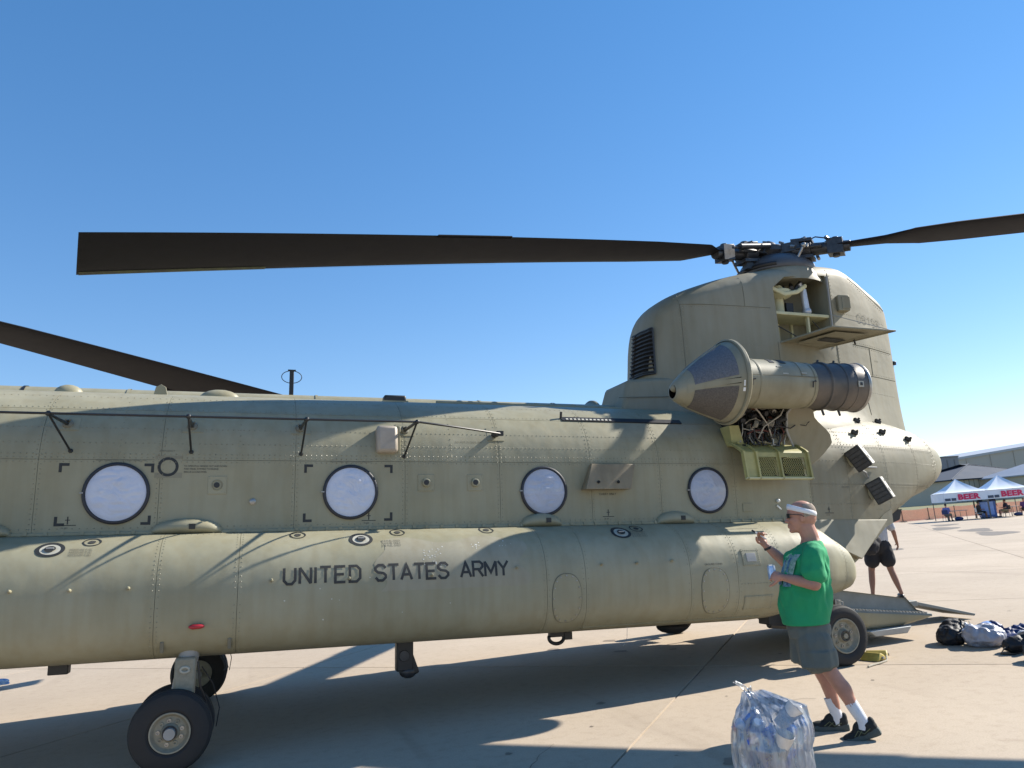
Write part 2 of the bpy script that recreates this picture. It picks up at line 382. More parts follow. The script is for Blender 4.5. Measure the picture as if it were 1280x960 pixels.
# skin panels
G = .0018
def xr(x0, x1, st=.35): return lin(x0 + G, x1 - G, max(3, int(abs(x1 - x0) / st) + 2))
def fpanel(x0, x1, za, zb, s=-1, mt=None, name='skin_panel', rows=7):
    us = xr(x0, x1)
    if x0 > 6.5 or x1 < -3.5: us = xr(x0, x1, .1)
    def fn(u, v, o):
        w_, zt, zbm, zs, nl = fpar(u)
        lo = -pi / 2 if za is None else a_of(u, max(za + G, zbm + .0005)); hi = pi / 2 if zb is None else a_of(u, min(zb - G, zt))
        return fus(u, lo + (hi - lo) * v, s, o)
    q = MB(); q.slab(fn, us, lin(0, 1, rows), .006)
    return H(q, name, mt or CARC)
XB = [-2.9, -1.3, -.28, .95, 2.05, 3.08, 4.15, 5.02, 6.02, 7.12]
for s in (-1, 1):
    for x0, x1 in zip(XB, XB[1:]):
        fpanel(x0, x1, 1.61, 2.29, s); fpanel(x0, x1, 2.29, 2.80, s); fpanel(x0, x1, 2.80, None, s)
    for x0, x1 in ((-2.9, 2.0), (2.0, 7.12)): fpanel(x0, x1, None, 1.61, s)
    XT = [7.12, 7.75, 8.5, 9.2, 9.78]
    for x0, x1 in zip(XT, XT[1:]):
        fpanel(x0, x1, None, 2.05, s, CARC2); fpanel(x0, x1, 2.05, 2.55, s, CARC2); fpanel(x0, x1, 2.55, None, s, CARC2)
    fpanel(9.78, 10.455, None, None, s, CARC2, 'tail_cap', rows=22)
    fpanel(-4.6, -2.9, None, 1.61, s, rows=8); fpanel(-4.6, -2.9, 1.61, None, s, rows=10)
    fpanel(-5.6, -4.6, None, None, s, rows=16); fpanel(-6.99, -5.6, None, None, s, rows=18, name='nose_panel')
# ---- rivets: collected as one fine-grained part
RV = MB()
def rivet(p, n, r=.008):
    p = Vector(p); n = Vector(n); u = n.cross(Vector((0.3, 0, 1))).normalized(); w = n.cross(u)
    RV.add([p + u * r, p + w * r, p - u * r, p - w * r, p + n * r * .6], [(0, 1, 4), (1, 2, 4), (2, 3, 4), (3, 0, 4)])
def frow_x(x0, x1, z, st=.045, s=-1):
    x = x0
    while x < x1: rivet(fz(x, z, s, .0), fnorm(x, z, s)); x += st
def fcol_z(x, z0, z1, st=.045, s=-1):
    z = z0
    while z < z1: rivet(fz(x, z, s), fnorm(x, z, s)); z += st
for z in (2.31, 2.345, 2.45, 2.60, 2.82): frow_x(-2.6, 7.0, z, .05)
frow_x(-2.6, 7.1, 2.27, .05); frow_x(-2.6, 7.1, 1.66, .06); frow_x(-2.6, 7.0, 2.97, .06)
for x in XB[1:]:
    for dx in (-.022, .022): fcol_z(x + dx, 1.66, 2.95)
for x in (-.64, .42, 2.55, 4.6, 5.5, 6.5): fcol_z(x, 2.36, 2.95, .06)
for x in XT + [9.72]:
    for dx in (-.02, .025): fcol_z(x + dx, max(1.5, fpar(x)[2] + .05), 2.98, .05)
for z in (2.07, 2.03, 2.53, 2.57, 2.35, 2.75, 1.8): frow_x(7.15, 9.7, z, .055)
# ---- door track / longeron between cabin wall and sponson
q = MB()
for s in (-1, 1): q.box((2.1, s * 1.312, 1.612), (9.6, .03, .028))
H(q, 'sponson_ledge', CARC, bevel=.004)
q = MB(); x = -2.5
while x < 7.0:
    q.box((x, -1.33, 1.618), (.03, .014, .03)); x += .13 + .03 * (int(x * 7) % 2)
H(q, 'ledge_clips', CARC, kind='stuff')
# ---- sponson
SW = [(-4.3, .02), (-4.15, .25), (-3.9, .42), (-3.5, .56), (-3.0, .63), (6.4, .64), (6.8, .60), (7.1, .50), (7.3, .43), (7.42, .28), (7.46, .03)]
SZT = [(-4.3, 1.1), (-4.1, 1.35), (-3.7, 1.5), (-3.0, 1.6), (6.6, 1.6), (6.9, 1.55), (7.1, 1.44), (7.3, 1.32), (7.4, 1.2), (7.46, 1.05)]
SZB = [(-4.3, 1.0), (-4.1, .8), (-3.7, .62), (-3.0, .5), (5.9, .5), (6.35, .55), (6.8, .66), (7.05, .72), (7.28, .77), (7.39, .84), (7.46, .98)]
def spon(x, a, s=-1, off=0.0):
    w = sinterp(SW, x); zt = sinterp(SZT, x); zb = sinterp(SZB, x); zc = zb + (zt - zb) * .47
    c, q = max(0, cos(a)), sin(a)
    nT = 2.35; nB = 3.0
    n = nT if a >= 0 else nB
    y = 1.25 + w * c ** (2 / n); z = zc + ((zt - zc) * q ** (2 / nT) if q >= 0 else -(zc - zb) * abs(q) ** (2 / nB))
    p = Vector((x, s * y, z))
    if off:
        e = .004; t = (spon(x + e, a, s) - spon(x - e, a, s)).cross(spon(x, min(pi / 2, a + .01), s) - spon(x, max(-pi / 2, a - .01), s))
        if t.length > 0:
            t.normalize()
            if t.dot(Vector((0, s * .3 * c + s * .001, z - zc))) < 0: t = -t
            p += t * off
    return p
def sa(x, z):
    zt = sinterp(SZT, x); zb = sinterp(SZB, x); zc = zb + (zt - zb) * .47
    if z >= zc: return math.asin(min(1, ((z - zc) / (zt - zc)) ** (2.35 / 2)))
    return -math.asin(min(1, ((zc - z) / (zc - zb)) ** 1.5))
def sz(x, z, s=-1, off=0.0): return spon(x, sa(x, z), s, off)
def snorm(x, z, s=-1): return (sz(x, z, s, .02) - sz(x, z, s)).normalized()
AA = [radians(v) for v in (-90, -82, -72, -60, -48, -36, -26, -17, -8, 0, 8, 17, 26, 36, 46, 56, 65, 74, 82, 90)]
q = MB(); xs = lin(-4.3, -3, 12) + lin(-2.6, 6, 18) + lin(6.2, 7.46, 26)
for s in (-1, 1): q.grid(lambda x, a, s=s: spon(x, a, s, -.010), xs, AA)
H(q, 'sponson_inner_skin', SEAM)
SX = [-4.29, -2.6, -.19, .47, 3.36, 3.78, 4.98, 5.56, 6.12, 6.62, 7.12, 7.455]
for s in (-1, 1):
    for x0, x1 in zip(SX, SX[1:]):
        q = MB(); q.slab(lambda u, a, o, s=s: spon(u, a, s, o), xr(x0, x1, .1 if x0 > 6 or x0 < -3 else .4), AA, .006)
        H(q, 'sponson_panel', CARC)
def srow_z(x, z0, z1, st=.04, s=-1):
    a = sa(x, z0); a1 = sa(x, z1); n = int((z1 - z0) * 1.25 / st)
    for i in range(n):
        t = a + (a1 - a) * i / n; p = spon(x, t, s); nn = (spon(x, t, s, .02) - p).normalized(); rivet(p, nn, .006)
for x in SX[2:-1]:
    for dx in (-.025, .025): srow_z(x + dx, .54, 1.585)
def srow_x(x0, x1, z, st=.045):
    x = x0
    while x < x1: rivet(sz(x, z), snorm(x, z)); x += st
srow_x(-.16, .44, 1.585, .05); srow_x(3.8, 6.3, .585, .06); srow_x(5.6, 6.6, .93, .04); srow_x(-2.5, 6.9, 1.595, .08)
# lower skid strip on the sponson aft of the text
q = MB(); q.slab(lambda x, t, o: sz(x, .552 + .02 * t, -1, .006 + o), lin(3.8, 5.9, 8), (0, 1), .008); H(q, 'chine_strip', CARC)
# ---- generic surface decals
def on_s(x, z, off): return sz(x, z, -1, off)
def on_f(x, z, off): return fz(x, z, -1, off)
def ring_on(srf, x, z, r0, r1, mt, name='painted_ring', off=.002, sx=1.0, n=36, zf=1.0):
    q = MB()
    def fn(u, v, o): a = u; r = r0 + (r1 - r0) * v; return srf(x + r * cos(a) * sx, z + r * sin(a) * zf, off + o)
    us = lin(0, 2 * pi, n + 1)
    q.grid(lambda u, v: fn(u, v, 0), us, (0, 1)); return H(q, name, mt, smooth=60)
def patch_on(srf, pts, mt, name, off=.002, thick=None, parent=None, bevel=0):
    q = MB(); n = len(pts)
    vs = [srf(a, b, off) for a, b in pts]
    if not thick: q.add(vs, [tuple(range(n))])
    else:
        v2 = [srf(a, b, off - thick) for a, b in pts]
        q.add(vs + v2, [tuple(range(n)), tuple(range(2 * n - 1, n - 1, -1))] + [(i, (i + 1) % n, n + (i + 1) % n, n + i) for i in range(n)])
    return H(q, name, mt, parent, smooth=0, bevel=bevel)
def text_on(srf, txt, x0, z0, size, mt, name, bold=0.0, spacing=1.0, sx=1.0, off=.0022, rise=0.0):
    vs, fs = text_mesh(txt, size, bold, spacing)
    q = MB(); q.add([srf(x0 + v[0] * sx, z0 + v[1] + rise * v[0], off) for v in vs], fs); return H(q, name, mt, smooth=0)
# stencil style capitals built from strokes, for the big service title
GL = {'U': [((0, 1), (0, .22), (.2, 0), (.5, 0), (.7, .22), (.7, 1))], 'N': [((0, 0), (0, 1)), ((0, 1), (.7, 0)), ((.7, 0), (.7, 1))],
      'I': [((.0, 0), (.0, 1))], 'T': [((0, 1), (.7, 1)), ((.35, 1), (.35, 0))], 'E': [((.65, 1), (0, 1), (0, 0), (.65, 0)), ((0, .5), (.55, .5))],
      'D': [((0, 0), (0, 1), (.45, 1), (.68, .78), (.68, .22), (.45, 0), (0, 0))],
      'S': [((.68, .8), (.5, 1), (.2, 1), (0, .82), (0, .66), (.16, .53), (.52, .47), (.68, .34), (.68, .18), (.48, 0), (.18, 0), (0, .2))],
      'A': [((0, 0), (.36, 1), (.72, 0)), ((.14, .33), (.58, .33))], 'R': [((0, 0), (0, 1), (.5, 1), (.68, .84), (.68, .66), (.5, .5), (0, .5)), ((.35, .5), (.7, 0))],
      'M': [((0, 0), (0, 1)), ((0, 1), (.4, .25), (.8, 1)), ((.8, 1), (.8, 0))], 'Y': [((0, 1), (.36, .5), (.72, 1)), ((.36, .5), (.36, 0))],
      '0': [((.2, 0), (0, .2), (0, .8), (.2, 1), (.48, 1), (.68, .8), (.68, .2), (.48, 0), (.2, 0))],
      '8': [((.2, 0), (0, .18), (0, .36), (.16, .52), (.52, .52), (.68, .68), (.68, .84), (.5, 1), (.18, 1), (0, .84), (0, .68), (.16, .52)), ((.52, .52), (.68, .36), (.68, .18), (.48, 0), (.2, 0))],
      '1': [((.2, .8), (.4, 1), (.4, 0))], '9': [((.1, 0), (.5, 0), (.68, .2), (.68, .82), (.5, 1), (.18, 1), (0, .82), (0, .62), (.18, .45), (.68, .45))],
      '6': [((.6, 1), (.2, 1), (0, .8), (0, .18), (.18, 0), (.5, 0), (.68, .18), (.68, .38), (.5, .55), (0, .55))]}
def strokes(txt, h, wd, gap, srf, x0, z0, off=.0032, rise=0.0, widths=None):
    """list of quads on the surface for one word; returns MB and width"""
    q = MB(); cx = x0; layer = 0
    for ch in txt:
        W_ = {'I': 0.0, 'M': .8, 'A': .72, 'Y': .72, 'E': .65}.get(ch, .7)
        for st in GL[ch]:
            pts = [Vector((cx + a * h, z0 + b * h + rise * (cx - x0))) for a, b in st]; cut_ = []
            for A_, B_ in zip(pts, pts[1:]):
                m_ = max(1, int((B_ - A_).length / .022)); cut_ += [A_.lerp(B_, i_ / m_) for i_ in range(m_)]
            pts = cut_ + [pts[-1]]
            L = []; Rr = []; closed = (pts[0] - pts[-1]).length < 1e-6
            n = len(pts)
            for i, p in enumerate(pts):
                if closed: d0 = (p - pts[i - 1 if i else n - 2]).normalized(); d1_ = (pts[i + 1 if i < n - 1 else 1] - p).normalized()
                else:
                    d1_ = (pts[min(i + 1, n - 1)] - pts[i if i < n - 1 else n - 2]).normalized() if i < n - 1 else (p - pts[i - 1]).normalized()
                    d0 = (p - pts[i - 1]).normalized() if i else d1_
                t = (d0 + d1_).normalized(); nn = Vector((-t.y, t.x)); k = wd / 2 / max(.5, nn.dot(Vector((-d1_.y, d1_.x))))
                L.append(p + nn * k); Rr.append(p - nn * k)
            o = len(q.v); of = off + .00015 * (layer % 5); layer += 1
            q.v += [tuple(srf(a.x, a.y, of)) for a in L] + [tuple(srf(a.x, a.y, of)) for a in Rr]
            q.f += [(o + i, o + i + 1, o + n + i + 1, o + n + i) for i in range(n - 1)]
        cx += W_ * h + gap + (wd if ch == 'I' else wd)
    return q, cx - x0
cx = .845
tot = {}
for wd_, x0, x1 in (('UNITED', .845, 1.545), ('STATES', 1.66, 2.375), ('ARMY', 2.475, 2.975)):
    h = .138; w_ = .0235
    base_w = sum({'I': 0.0, 'M': .8, 'A': .72, 'Y': .72, 'E': .65}.get(c, .7) * h + w_ for c in wd_)
    gap = ((x1 - x0) - base_w + 0) / (len(wd_) - 1) if True else .03
    q, _ = strokes(wd_, h, w_, gap, on_s, x0 + w_ / 2, 1.12)
    H(q, 'painted_lettering', FADBLK, smooth=0)
# an older repaint patch round the title, and bare-metal chips
q = MB(); q.grid(lambda u, v: sz(1.72 + 1.42 * u + .06 * sin(v * 9), 1.02 + (.46 + .03 * sin(u * 11)) * v, -1, .0012), lin(0, 1, 22), lin(0, 1, 12)); H(q, 'repaint_patch', mat('older_paint', (.305, .282, .205), rough=.6, var=.08, vscale=4, streak=.1))
rc = random.Random(8); q = MB()
for (cx_, cz_, n_, sp_) in ((2.22, 1.36, 26, .05), (2.25, 1.28, 14, .05), (2.66, 1.42, 10, .03), (2.95, 1.42, 6, .03), (1.9, .95, 10, .35), (.9, 1.25, 4, .3)):
    for _ in range(n_):
        a = cx_ + rc.gauss(0, sp_); b = cz_ + rc.gauss(0, sp_ * .7); r_ = rc.uniform(.003, .009)
        if b > 1.55 or b < .6: continue
        q.add([sz(a + r_ * cos(t), b + r_ * sin(t) * rc.uniform(.5, 1), -1, .0022) for t in (0, 1.3, 2.5, 3.7, 5)], [(0, 1, 2, 3, 4)])
H(q, 'paint_chips', mat('bare_primer_chip', (.55, .54, .48), rough=.6), kind='stuff', smooth=0)
# ---- windows with white cloth behind bulged panes
CLOTH = mat('white_window_cloth', (0.60, 0.64, 0.76), rough=.9, var=.04, vscale=5, bump=.3, bscale=13, dent=.5)
PANE = mat('clear_bulged_pane', (0.35, 0.38, 0.45), rough=.05, trans=0.0, alpha=.08, spec=.8, coat=1.0, var=0)
PANE2 = mat('reflective_bulged_pane', (0.10, 0.12, 0.18), rough=.04, alpha=.22, spec=1.0, coat=1.0, var=0)
RUBF = mat('window_rubber_seal', (0.02, 0.022, 0.03), rough=.5)
WIN = [(-.64, .285), (1.495, .275), (3.58, .270), (5.64, .270)]
def window(x, r, seed, s=-1):
    z = 1.978; y0 = s * 1.302
    q = MB(); q.lathe([(0, r), (.018, r), (.026, r - .008), (.026, r - .022), (.016, r - .030), (0, r - .030)], (x, y0, z), (0, s, 0), n=48)
    fr = H(q, 'window_frame', RUBF, smooth=50)
    rd = random.Random(seed); ph = [rd.uniform(0, 6) for _ in range(6)]; R2 = r - .030
    def cl(u, v):
        rr = R2 * v; xx = rr * cos(u); zz = rr * sin(u)
        f = .6 * (.030 * abs(noise.noise(Vector((xx * 5 + ph[0], zz * 3.2 + ph[1], 0)))) + .034 * abs(noise.noise(Vector((xx * 4 + zz * 8 + ph[2], zz * 12 - xx * 5, ph[3])))) + .016 * abs(noise.noise(Vector((xx * 19 + zz * 8, zz * 17, ph[4])))))
        return (x + xx, y0 + s * (.010 + f * (1 - v ** 4) * 1.3 + .012 * (1 - v * v)), z + zz)
    q = MB(); q.grid(cl, lin(0, 2 * pi, 121), [i / 44 for i in range(45)])
    H(q, 'window_cloth', CLOTH, fr, smooth=80)
    q = MB(); q.lathe([(.020, R2 + .002), (.034, R2 * .93), (.05, R2 * .75), (.066, R2 * .45), (.072, 0.001)], (x, y0, z), (0, s, 0), n=40)
    H(q, 'window_pane', PANE if x < 3 else PANE2, fr, smooth=80)
for i, (x, r) in enumerate(WIN):
    window(x, r, 11 + i); window(x, r, 31 + i, 1)
    q = MB(); q.box((x - r, -1.322, 1.98), (.03, .02, .012)); H(q, 'pull_tab', GREY)
# ---- rescue corner marks
CM = mat('black_corner_mark', (0.022, 0.024, 0.025), rough=.6, var=.2)
def corner(x, z, dx, dz, L=.085, t=.026):
    patch_on(on_f, [(x, z), (x + dx * L, z), (x + dx * L, z + dz * t), (x + dx * t, z + dz * t), (x + dx * t, z + dz * L), (x, z + dz * L)], CM, 'corner_mark')
for (xa, xb) in ((-1.13, -.335), (1.035, 1.92)):
    corner(xa, 2.255, 1, -1); corner(xb, 2.255, -1, -1); corner(xa, 1.685, 1, 1); corner(xb, 1.685, -1, 1)
text_on(on_f, 'PUSH PANEL OUT TO OPEN WINDOW', -.83, 2.275, .024, FAINT, 'stencil')
text_on(on_f, 'PUSH PANEL OUT TO OPEN WINDOW', 1.29, 2.275, .024, FAINT, 'stencil')
ring_on(on_f, -.215, 2.225, .066, .092, CM)
patch_on(on_f, [(-.33, 2.12), (-.09, 2.12), (-.09, 2.33), (-.33, 2.33)], CARC2, 'doubler_plate', off=.0015)
for i, t in enumerate(('TO OPEN PULL HANDLE OUT AND DOWN', 'PUSH PANEL INWARD TO RELEASE', 'RESCUE ACCESS PANEL')):
    text_on(on_f, t, -.075, 2.225 - .028 * i, .024, FADBLK, 'stencil', sx=.82)
text_on(on_f, 'EMERGENCY', -.30, 2.37, .024, FAINT, 'stencil')
for x in (-1.02, 1.68, 4.34, 7.37):
    patch_on(on_f, [(x - .07, 1.688), (x + .07, 1.688), (x + .07, 1.695), (x - .07, 1.695)], FADBLK, 'jack_mark')
    patch_on(on_f, [(x - .005, 1.70), (x + .005, 1.70), (x + .005, 1.77), (x - .005, 1.77)], FADBLK, 'jack_mark')
    patch_on(on_f, [(x - .02, 1.735), (x + .02, 1.735), (x + .02, 1.742), (x - .02, 1.742)], FADBLK, 'jack_mark')
    text_on(on_f, 'FS 320', x - .05, 1.66, .02, FADBLK, 'stencil')
text_on(on_f, 'CARRY ONLY', 4.24, 1.93, .034, FADBLK, 'stencil')
text_on(on_f, 'NO STEP', 7.62, 2.0, .032, FAINT, 'stencil'); text_on(on_f, 'GROUND HERE', 7.7, 2.33, .028, FAINT, 'stencil')
text_on(on_f, 'NO PUSH', 8.2, 1.72, .028, FAINT, 'stencil')
for z in (2.50,): text_on(on_f, 'NO STEP OUTSIDE LINE', 2.6, z, .028, FAINT, 'stencil')
# square plates with round static ports
for (x, z) in ((.23, 2.05), (2.27, 2.07), (2.80, 2.07)):
    q = MB(); q.box((x, -1.303, z), (.17, .010, .17)); pl = H(q, 'sensor_plate', CARC, bevel=.003)
    q = MB(); q.lathe([(0, .046), (.03, .042), (.034, .032)] if x > 1 else [(0, .05), (.008, .048)], (x, -1.308, z), (0, -1, 0), n=20); q.disc((x, -1.342 if x > 1 else -1.316, z), (0, -1, 0), .034); c_ = H(q, 'sensor_collar', CARC, pl)
    q = MB(); q.lathe([(-.01, .027), (.004, .027), (.004, .001)], (x - .004, -1.343 if x > 1 else -1.317, z), (0, -1, 0), n=18); H(q, 'sensor_eye', BLK, pl)
    for dx in (-.07, .07):
        for dz in (-.07, .07): rivet((x + dx, -1.308, z + dz), (0, -1, 0), .005)
q = MB(); q.lathe([(0, .03), (.012, .03), (.018, .02), (.018, .001)], (.56, -1.302, 1.89), (0, -1, 0), n=18); H(q, 'round_light', STEEL)
q = MB(); q.ball((6.60, -1.315, 1.845), .024); H(q, 'white_ball_probe', mat('white_enamel', (.75, .75, .72), rough=.3))
q = MB(); q.tube((6.58, -1.31, 1.79), (6.62, -1.33, 1.74), .012, .007); H(q, 'small_probe', MATS['white_enamel'])
q = MB(); q.slab(lambda a, b, o: on_f(a, b, .008 + o), (6.10, 6.24), (1.72, 1.82), .012); H(q, 'small_hatch', CARC, bevel=.003)
# rounded rectangular antenna pod
q = MB(); q.box((1.86, -1.27, 2.515), (.22, .16, .29), (radians(-8), 0, 0)); pod = H(q, 'antenna_pod', mat('warm_grey_pod', (.36, .31, .25), rough=.5), bevel=.035)
q = MB(); q.box((1.86, -1.325, 2.42), (.15, .06, .03)); H(q, 'pod_base', BLK, pod)
q = MB(); q.box((1.985, -1.24, 2.505), (.035, .10, .32)); H(q, 'pod_flange', CARC, bevel=.006)
# chaff tray cover (leaning trapezoid box)
q = MB(); q.hexa([(4.02, -1.45, 1.985), (4.57, -1.45, 1.985), (4.57, -1.30, 1.985), (4.02, -1.30, 1.985), (4.14, -1.36, 2.275), (4.68, -1.36, 2.275), (4.68, -1.30, 2.275), (4.14, -1.30, 2.275)])
ch = H(q, 'dispenser_cover', mat('brown_tan_cover', (.25, .20, .125), rough=.6, streak=.15), bevel=.006)
for x in (4.18, 4.42):
    q = MB(); q.lathe([(0, .017), (.008, .017), (.008, .001)], (x, -1.435, 2.065), (0, -1, .3), n=14); H(q, 'cover_hole', DARK, ch)
# ---- long antenna tube on standoffs
ROD = mat('black_antenna_rod', (0.015, 0.016, 0.018), rough=.4)
RY, RZ = -1.80, 2.63
q = MB(); q.path([(-3.3, RY, RZ), (-1.3, RY, RZ), (2.08, RY, RZ), (2.5, -1.66, 2.61), (3.06, -1.42, 2.585)], .011, n=8); rod = H(q, 'antenna_rod', ROD)
for (x, xa, za, xf, zf) in ((-1.14, -1.17, 2.63, -1.05, 2.37), (-.02, -.09, 2.63, -.02, 2.37), (1.02, .93, 2.63, 1.0, 2.36), (2.08, 2.0, 2.63, 2.04, 2.345)):
    q = MB(); q.tube((x, RY, RZ), (xf, -1.31, zf), .010); q.lathe([(0, .022), (.012, .018), (.014, .008)], fz(xf, zf), (0, -1, .1), n=12); H(q, 'standoff_leg', ROD, rod)
    c0 = fz(xa + .06, za); q = MB(); q.tube((x, RY, RZ), c0, .013, .018); q.ball((x, RY, RZ), .024, 8, 6); H(q, 'standoff_arm', ROD, rod)
    q = MB(); n0 = fnorm(xa + .06, za)
    q.lathe([(0, .05), (.02, .045), (.035, .02)], c0, n0, n=14)
    for k in range(6): a_ = k * pi / 3; q.ball(c0 + n0 * .02 + Vector((cos(a_) * .035, 0, sin(a_) * .035)), .010, 6, 4)
    H(q, 'insulator', FAINT, rod)
    q = MB(); q.slab(lambda a, b, o: on_f(a, b, .006 + o), (xa - .03, xa + .16), (za - .06, za + .07), .008); H(q, 'insulator_pad', CARC, rod)
q = MB(); q.tube((3.06, -1.43, 2.585), fz(3.05, 2.6), .022, .035); q.box((3.06, -1.4, 2.59), (.07, .05, .05)); H(q, 'rod_end_fitting', BLK)
q = MB(); q.slab(lambda a, b, o: on_f(a, b, .006 + o), (2.97, 3.16), (2.53, 2.68), .008); H(q, 'end_fitting_pad', CARC)
# ---- vent rail near the crown
q = MB(); q.slab(lambda a, b, o: on_f(a, b, .012 + o), lin(3.93, 5.5, 8), (2.80, 2.85), .018); vr = H(q, 'vent_rail', BLK)
for i in range(12):
    q = MB(); xx = 3.98 + .05 * i; q.slab(lambda a, b, o: on_f(a, b, .017 + o), (xx, xx + .028), (2.81, 2.825), .01); H(q, 'vent_slot', mat('pale_metal', (.6, .58, .5), rough=.5), vr)
q = MB(); q.tube(fz(3.93, 2.84, -1, 0), fz(3.93, 2.86, -1, .07), .015); H(q, 'vent_pin', BLK, vr)
# ---- teardrop fairings over the ledge
for (x0, x1) in ((-2.05, -1.45), (-.33, .30), (3.30, 3.77), (4.93, 5.42)):
    q = MB(); xm = (x0 + x1) / 2; L = (x1 - x0) / 2
    def fn(u, v):
        t = cos(u); w = sin(u) ** .8
        return (xm + L * t, -1.30 - .11 * w * sin(v) , 1.60 + .055 * w + .085 * w * cos(v) * (1 if v < pi / 2 else .75))
    q.grid(fn, lin(0, pi, 21), lin(0, pi, 11)); fa = H(q, 'ledge_fairing', CARC, smooth=60)
    q = MB(); q.box((xm + .05, -1.408, 1.66), (.055, .012, .05)); H(q, 'fairing_plate', FADBLK, fa)
# ---- filler caps: white disc, black ring, black centre
WCAP = mat('off_white_marking', (.40, .39, .33), rough=.6, var=.15, vscale=20)
for (x, z) in ((-1.05, 1.475), (1.56, 1.50), (4.31, 1.505)):
    ring_on(on_s, x, z, .080, .112, CM, 'filler_ring', zf=.52, off=.003)
    ring_on(on_s, x, z, .0, .080, WCAP, 'filler_disc', zf=.52, off=.0025)
    ring_on(on_s, x, z, .0, .044, CM, 'filler_cap', zf=.52, off=.012)
    q = MB(); q.path([sz(x - .03, z, -1, .015), sz(x + .03, z, -1, .015)], .008, 6); H(q, 'filler_latch', GREY)
for (x, z) in ((-.75, 1.53), (.98, 1.555), (1.93, 1.56), (2.85, 1.565), (4.53, 1.545)):
    ring_on(on_s, x, z, .062, .075, CM, 'small_cap_ring', zf=.42, off=.003); ring_on(on_s, x, z, .0, .03, FADBLK, 'small_cap', zf=.42, off=.004)
for (x, z, t) in ((-.90, 1.46, 'PRESSURE FUEL'), (1.75, 1.47, 'JP-8 FUEL ONLY'), (4.42, 1.50, 'JP-8 FUEL ONLY')):
    for i in range(3): text_on(on_s, t, x, z - .022 * i, .026, FAINT, 'stencil')
# ---- drain pegs and the red vent plug
for (x, z) in ((-1.27, 1.15), (-.84, 1.14), (-.40, 1.14), (.75, 1.16), (1.43, 1.15), (2.2, 1.15), (3.05, 1.19), (3.96, 1.19), (4.36, 1.19), (4.77, 1.2)):
    c0 = sz(x, z); n0 = snorm(x, z); q = MB(); q.lathe([(0, .015), (.03, .013), (.045, .008), (.046, .001)], c0, n0, n=10); H(q, 'drain_peg', CARC)
RED = mat('red_plastic_cap', (.38, .02, .03), rough=.4)
q = MB(); q.path([(.09, -1.893, .80), (.12, -1.90, .80), (.19, -1.905, .802), (.215, -1.902, .803)], [.009, .022, .019, .009], n=12); H(q, 'vent_cover', RED)
# ---- oval access doors with bolts
def oval(x, z, rx, rz, full=True):
    pts = [(x + rx * (abs(cos(a)) ** .8) * (1 if cos(a) > 0 else -1), z + rz * (abs(sin(a)) ** .8) * (1 if sin(a) > 0 else -1)) for a in lin(0, 2 * pi, 49)[:-1]]
    q = MB(); vs = [sz(a, b, -1, .005) for a, b in pts]; vs2 = [sz(a, b, -1, -.002) for a, b in pts]; n = len(pts)
    q.grid(lambda i, t: sz(x + (pts[i % n][0] - x) * t, z + (pts[i % n][1] - z) * t, -1, .005), list(range(n + 1)), lin(0, 1, 6))
    o = len(q.v); q.v += [tuple(v) for v in vs + vs2]; q.f += [(o + i, o + (i + 1) % n, o + n + (i + 1) % n, o + n + i) for i in range(n)]
    d = H(q, 'oval_access_door', CARC, smooth=50)
    b_ = MB()
    for i in range(0, n, 3):
        p_ = sz(x + (pts[i][0] - x) * .9, z + (pts[i][1] - z) * .93, -1, .005); nn = snorm(*[x + (pts[i][0] - x) * .9, z + (pts[i][1] - z) * .93])
        b_.lathe([(0, .009), (.005, .008), (.006, .001)], p_, nn, n=8)
    H(b_, 'door_bolts', STEEL, d, kind='stuff')
    q = MB(); q.path([sz(x + (a - x) * 1.02, z + (b - z) * 1.02, -1, .001) for a, b in pts + pts[:1]], .0035, 5); H(q, 'door_seam', SEAM, d)
oval(3.57, .875, .155, .235); oval(5.27, .875, .165, .235)
text_on(on_s, 'GROUND CONN', 5.16, 1.14, .028, FADBLK, 'stencil')
# small framed panels near the aft sponson
for (xa, xb, za, zb) in ((5.64, 5.86, 1.12, 1.29), (5.63, 5.98, .66, .80)):
    q = MB(); q.slab(lambda a, b, o: on_s(a, b, .007 + o), lin(xa, xb, 5), lin(za, zb, 5), .012); H(q, 'access_panel', CARC, bevel=.002)
    if za > 1:
        q = MB(); q.slab(lambda a, b, o: on_s(a, b, .012 + o), lin(xa + .05, xb - .05, 4), lin(za + .04, zb - .04, 4), .01); H(q, 'inspection_window', GREY, bevel=.002)
    for i in range(9):
        t = i / 8
        for (a, b) in ((xa + (xb - xa) * t, za + .012), (xa + (xb - xa) * t, zb - .012), (xa + .012, za + (zb - za) * t), (xb - .012, za + (zb - za) * t)):
            rivet(sz(a, b, -1, .007), snorm(a, b), .007)
# ladder latches at the gear panel bottom
for x in (-.12, .42):
    q = MB(); q.box((x, -1.80, .64), (.03, .02, .10), (radians(25), 0, 0)); H(q, 'panel_latch', FAINT, bevel=.003)
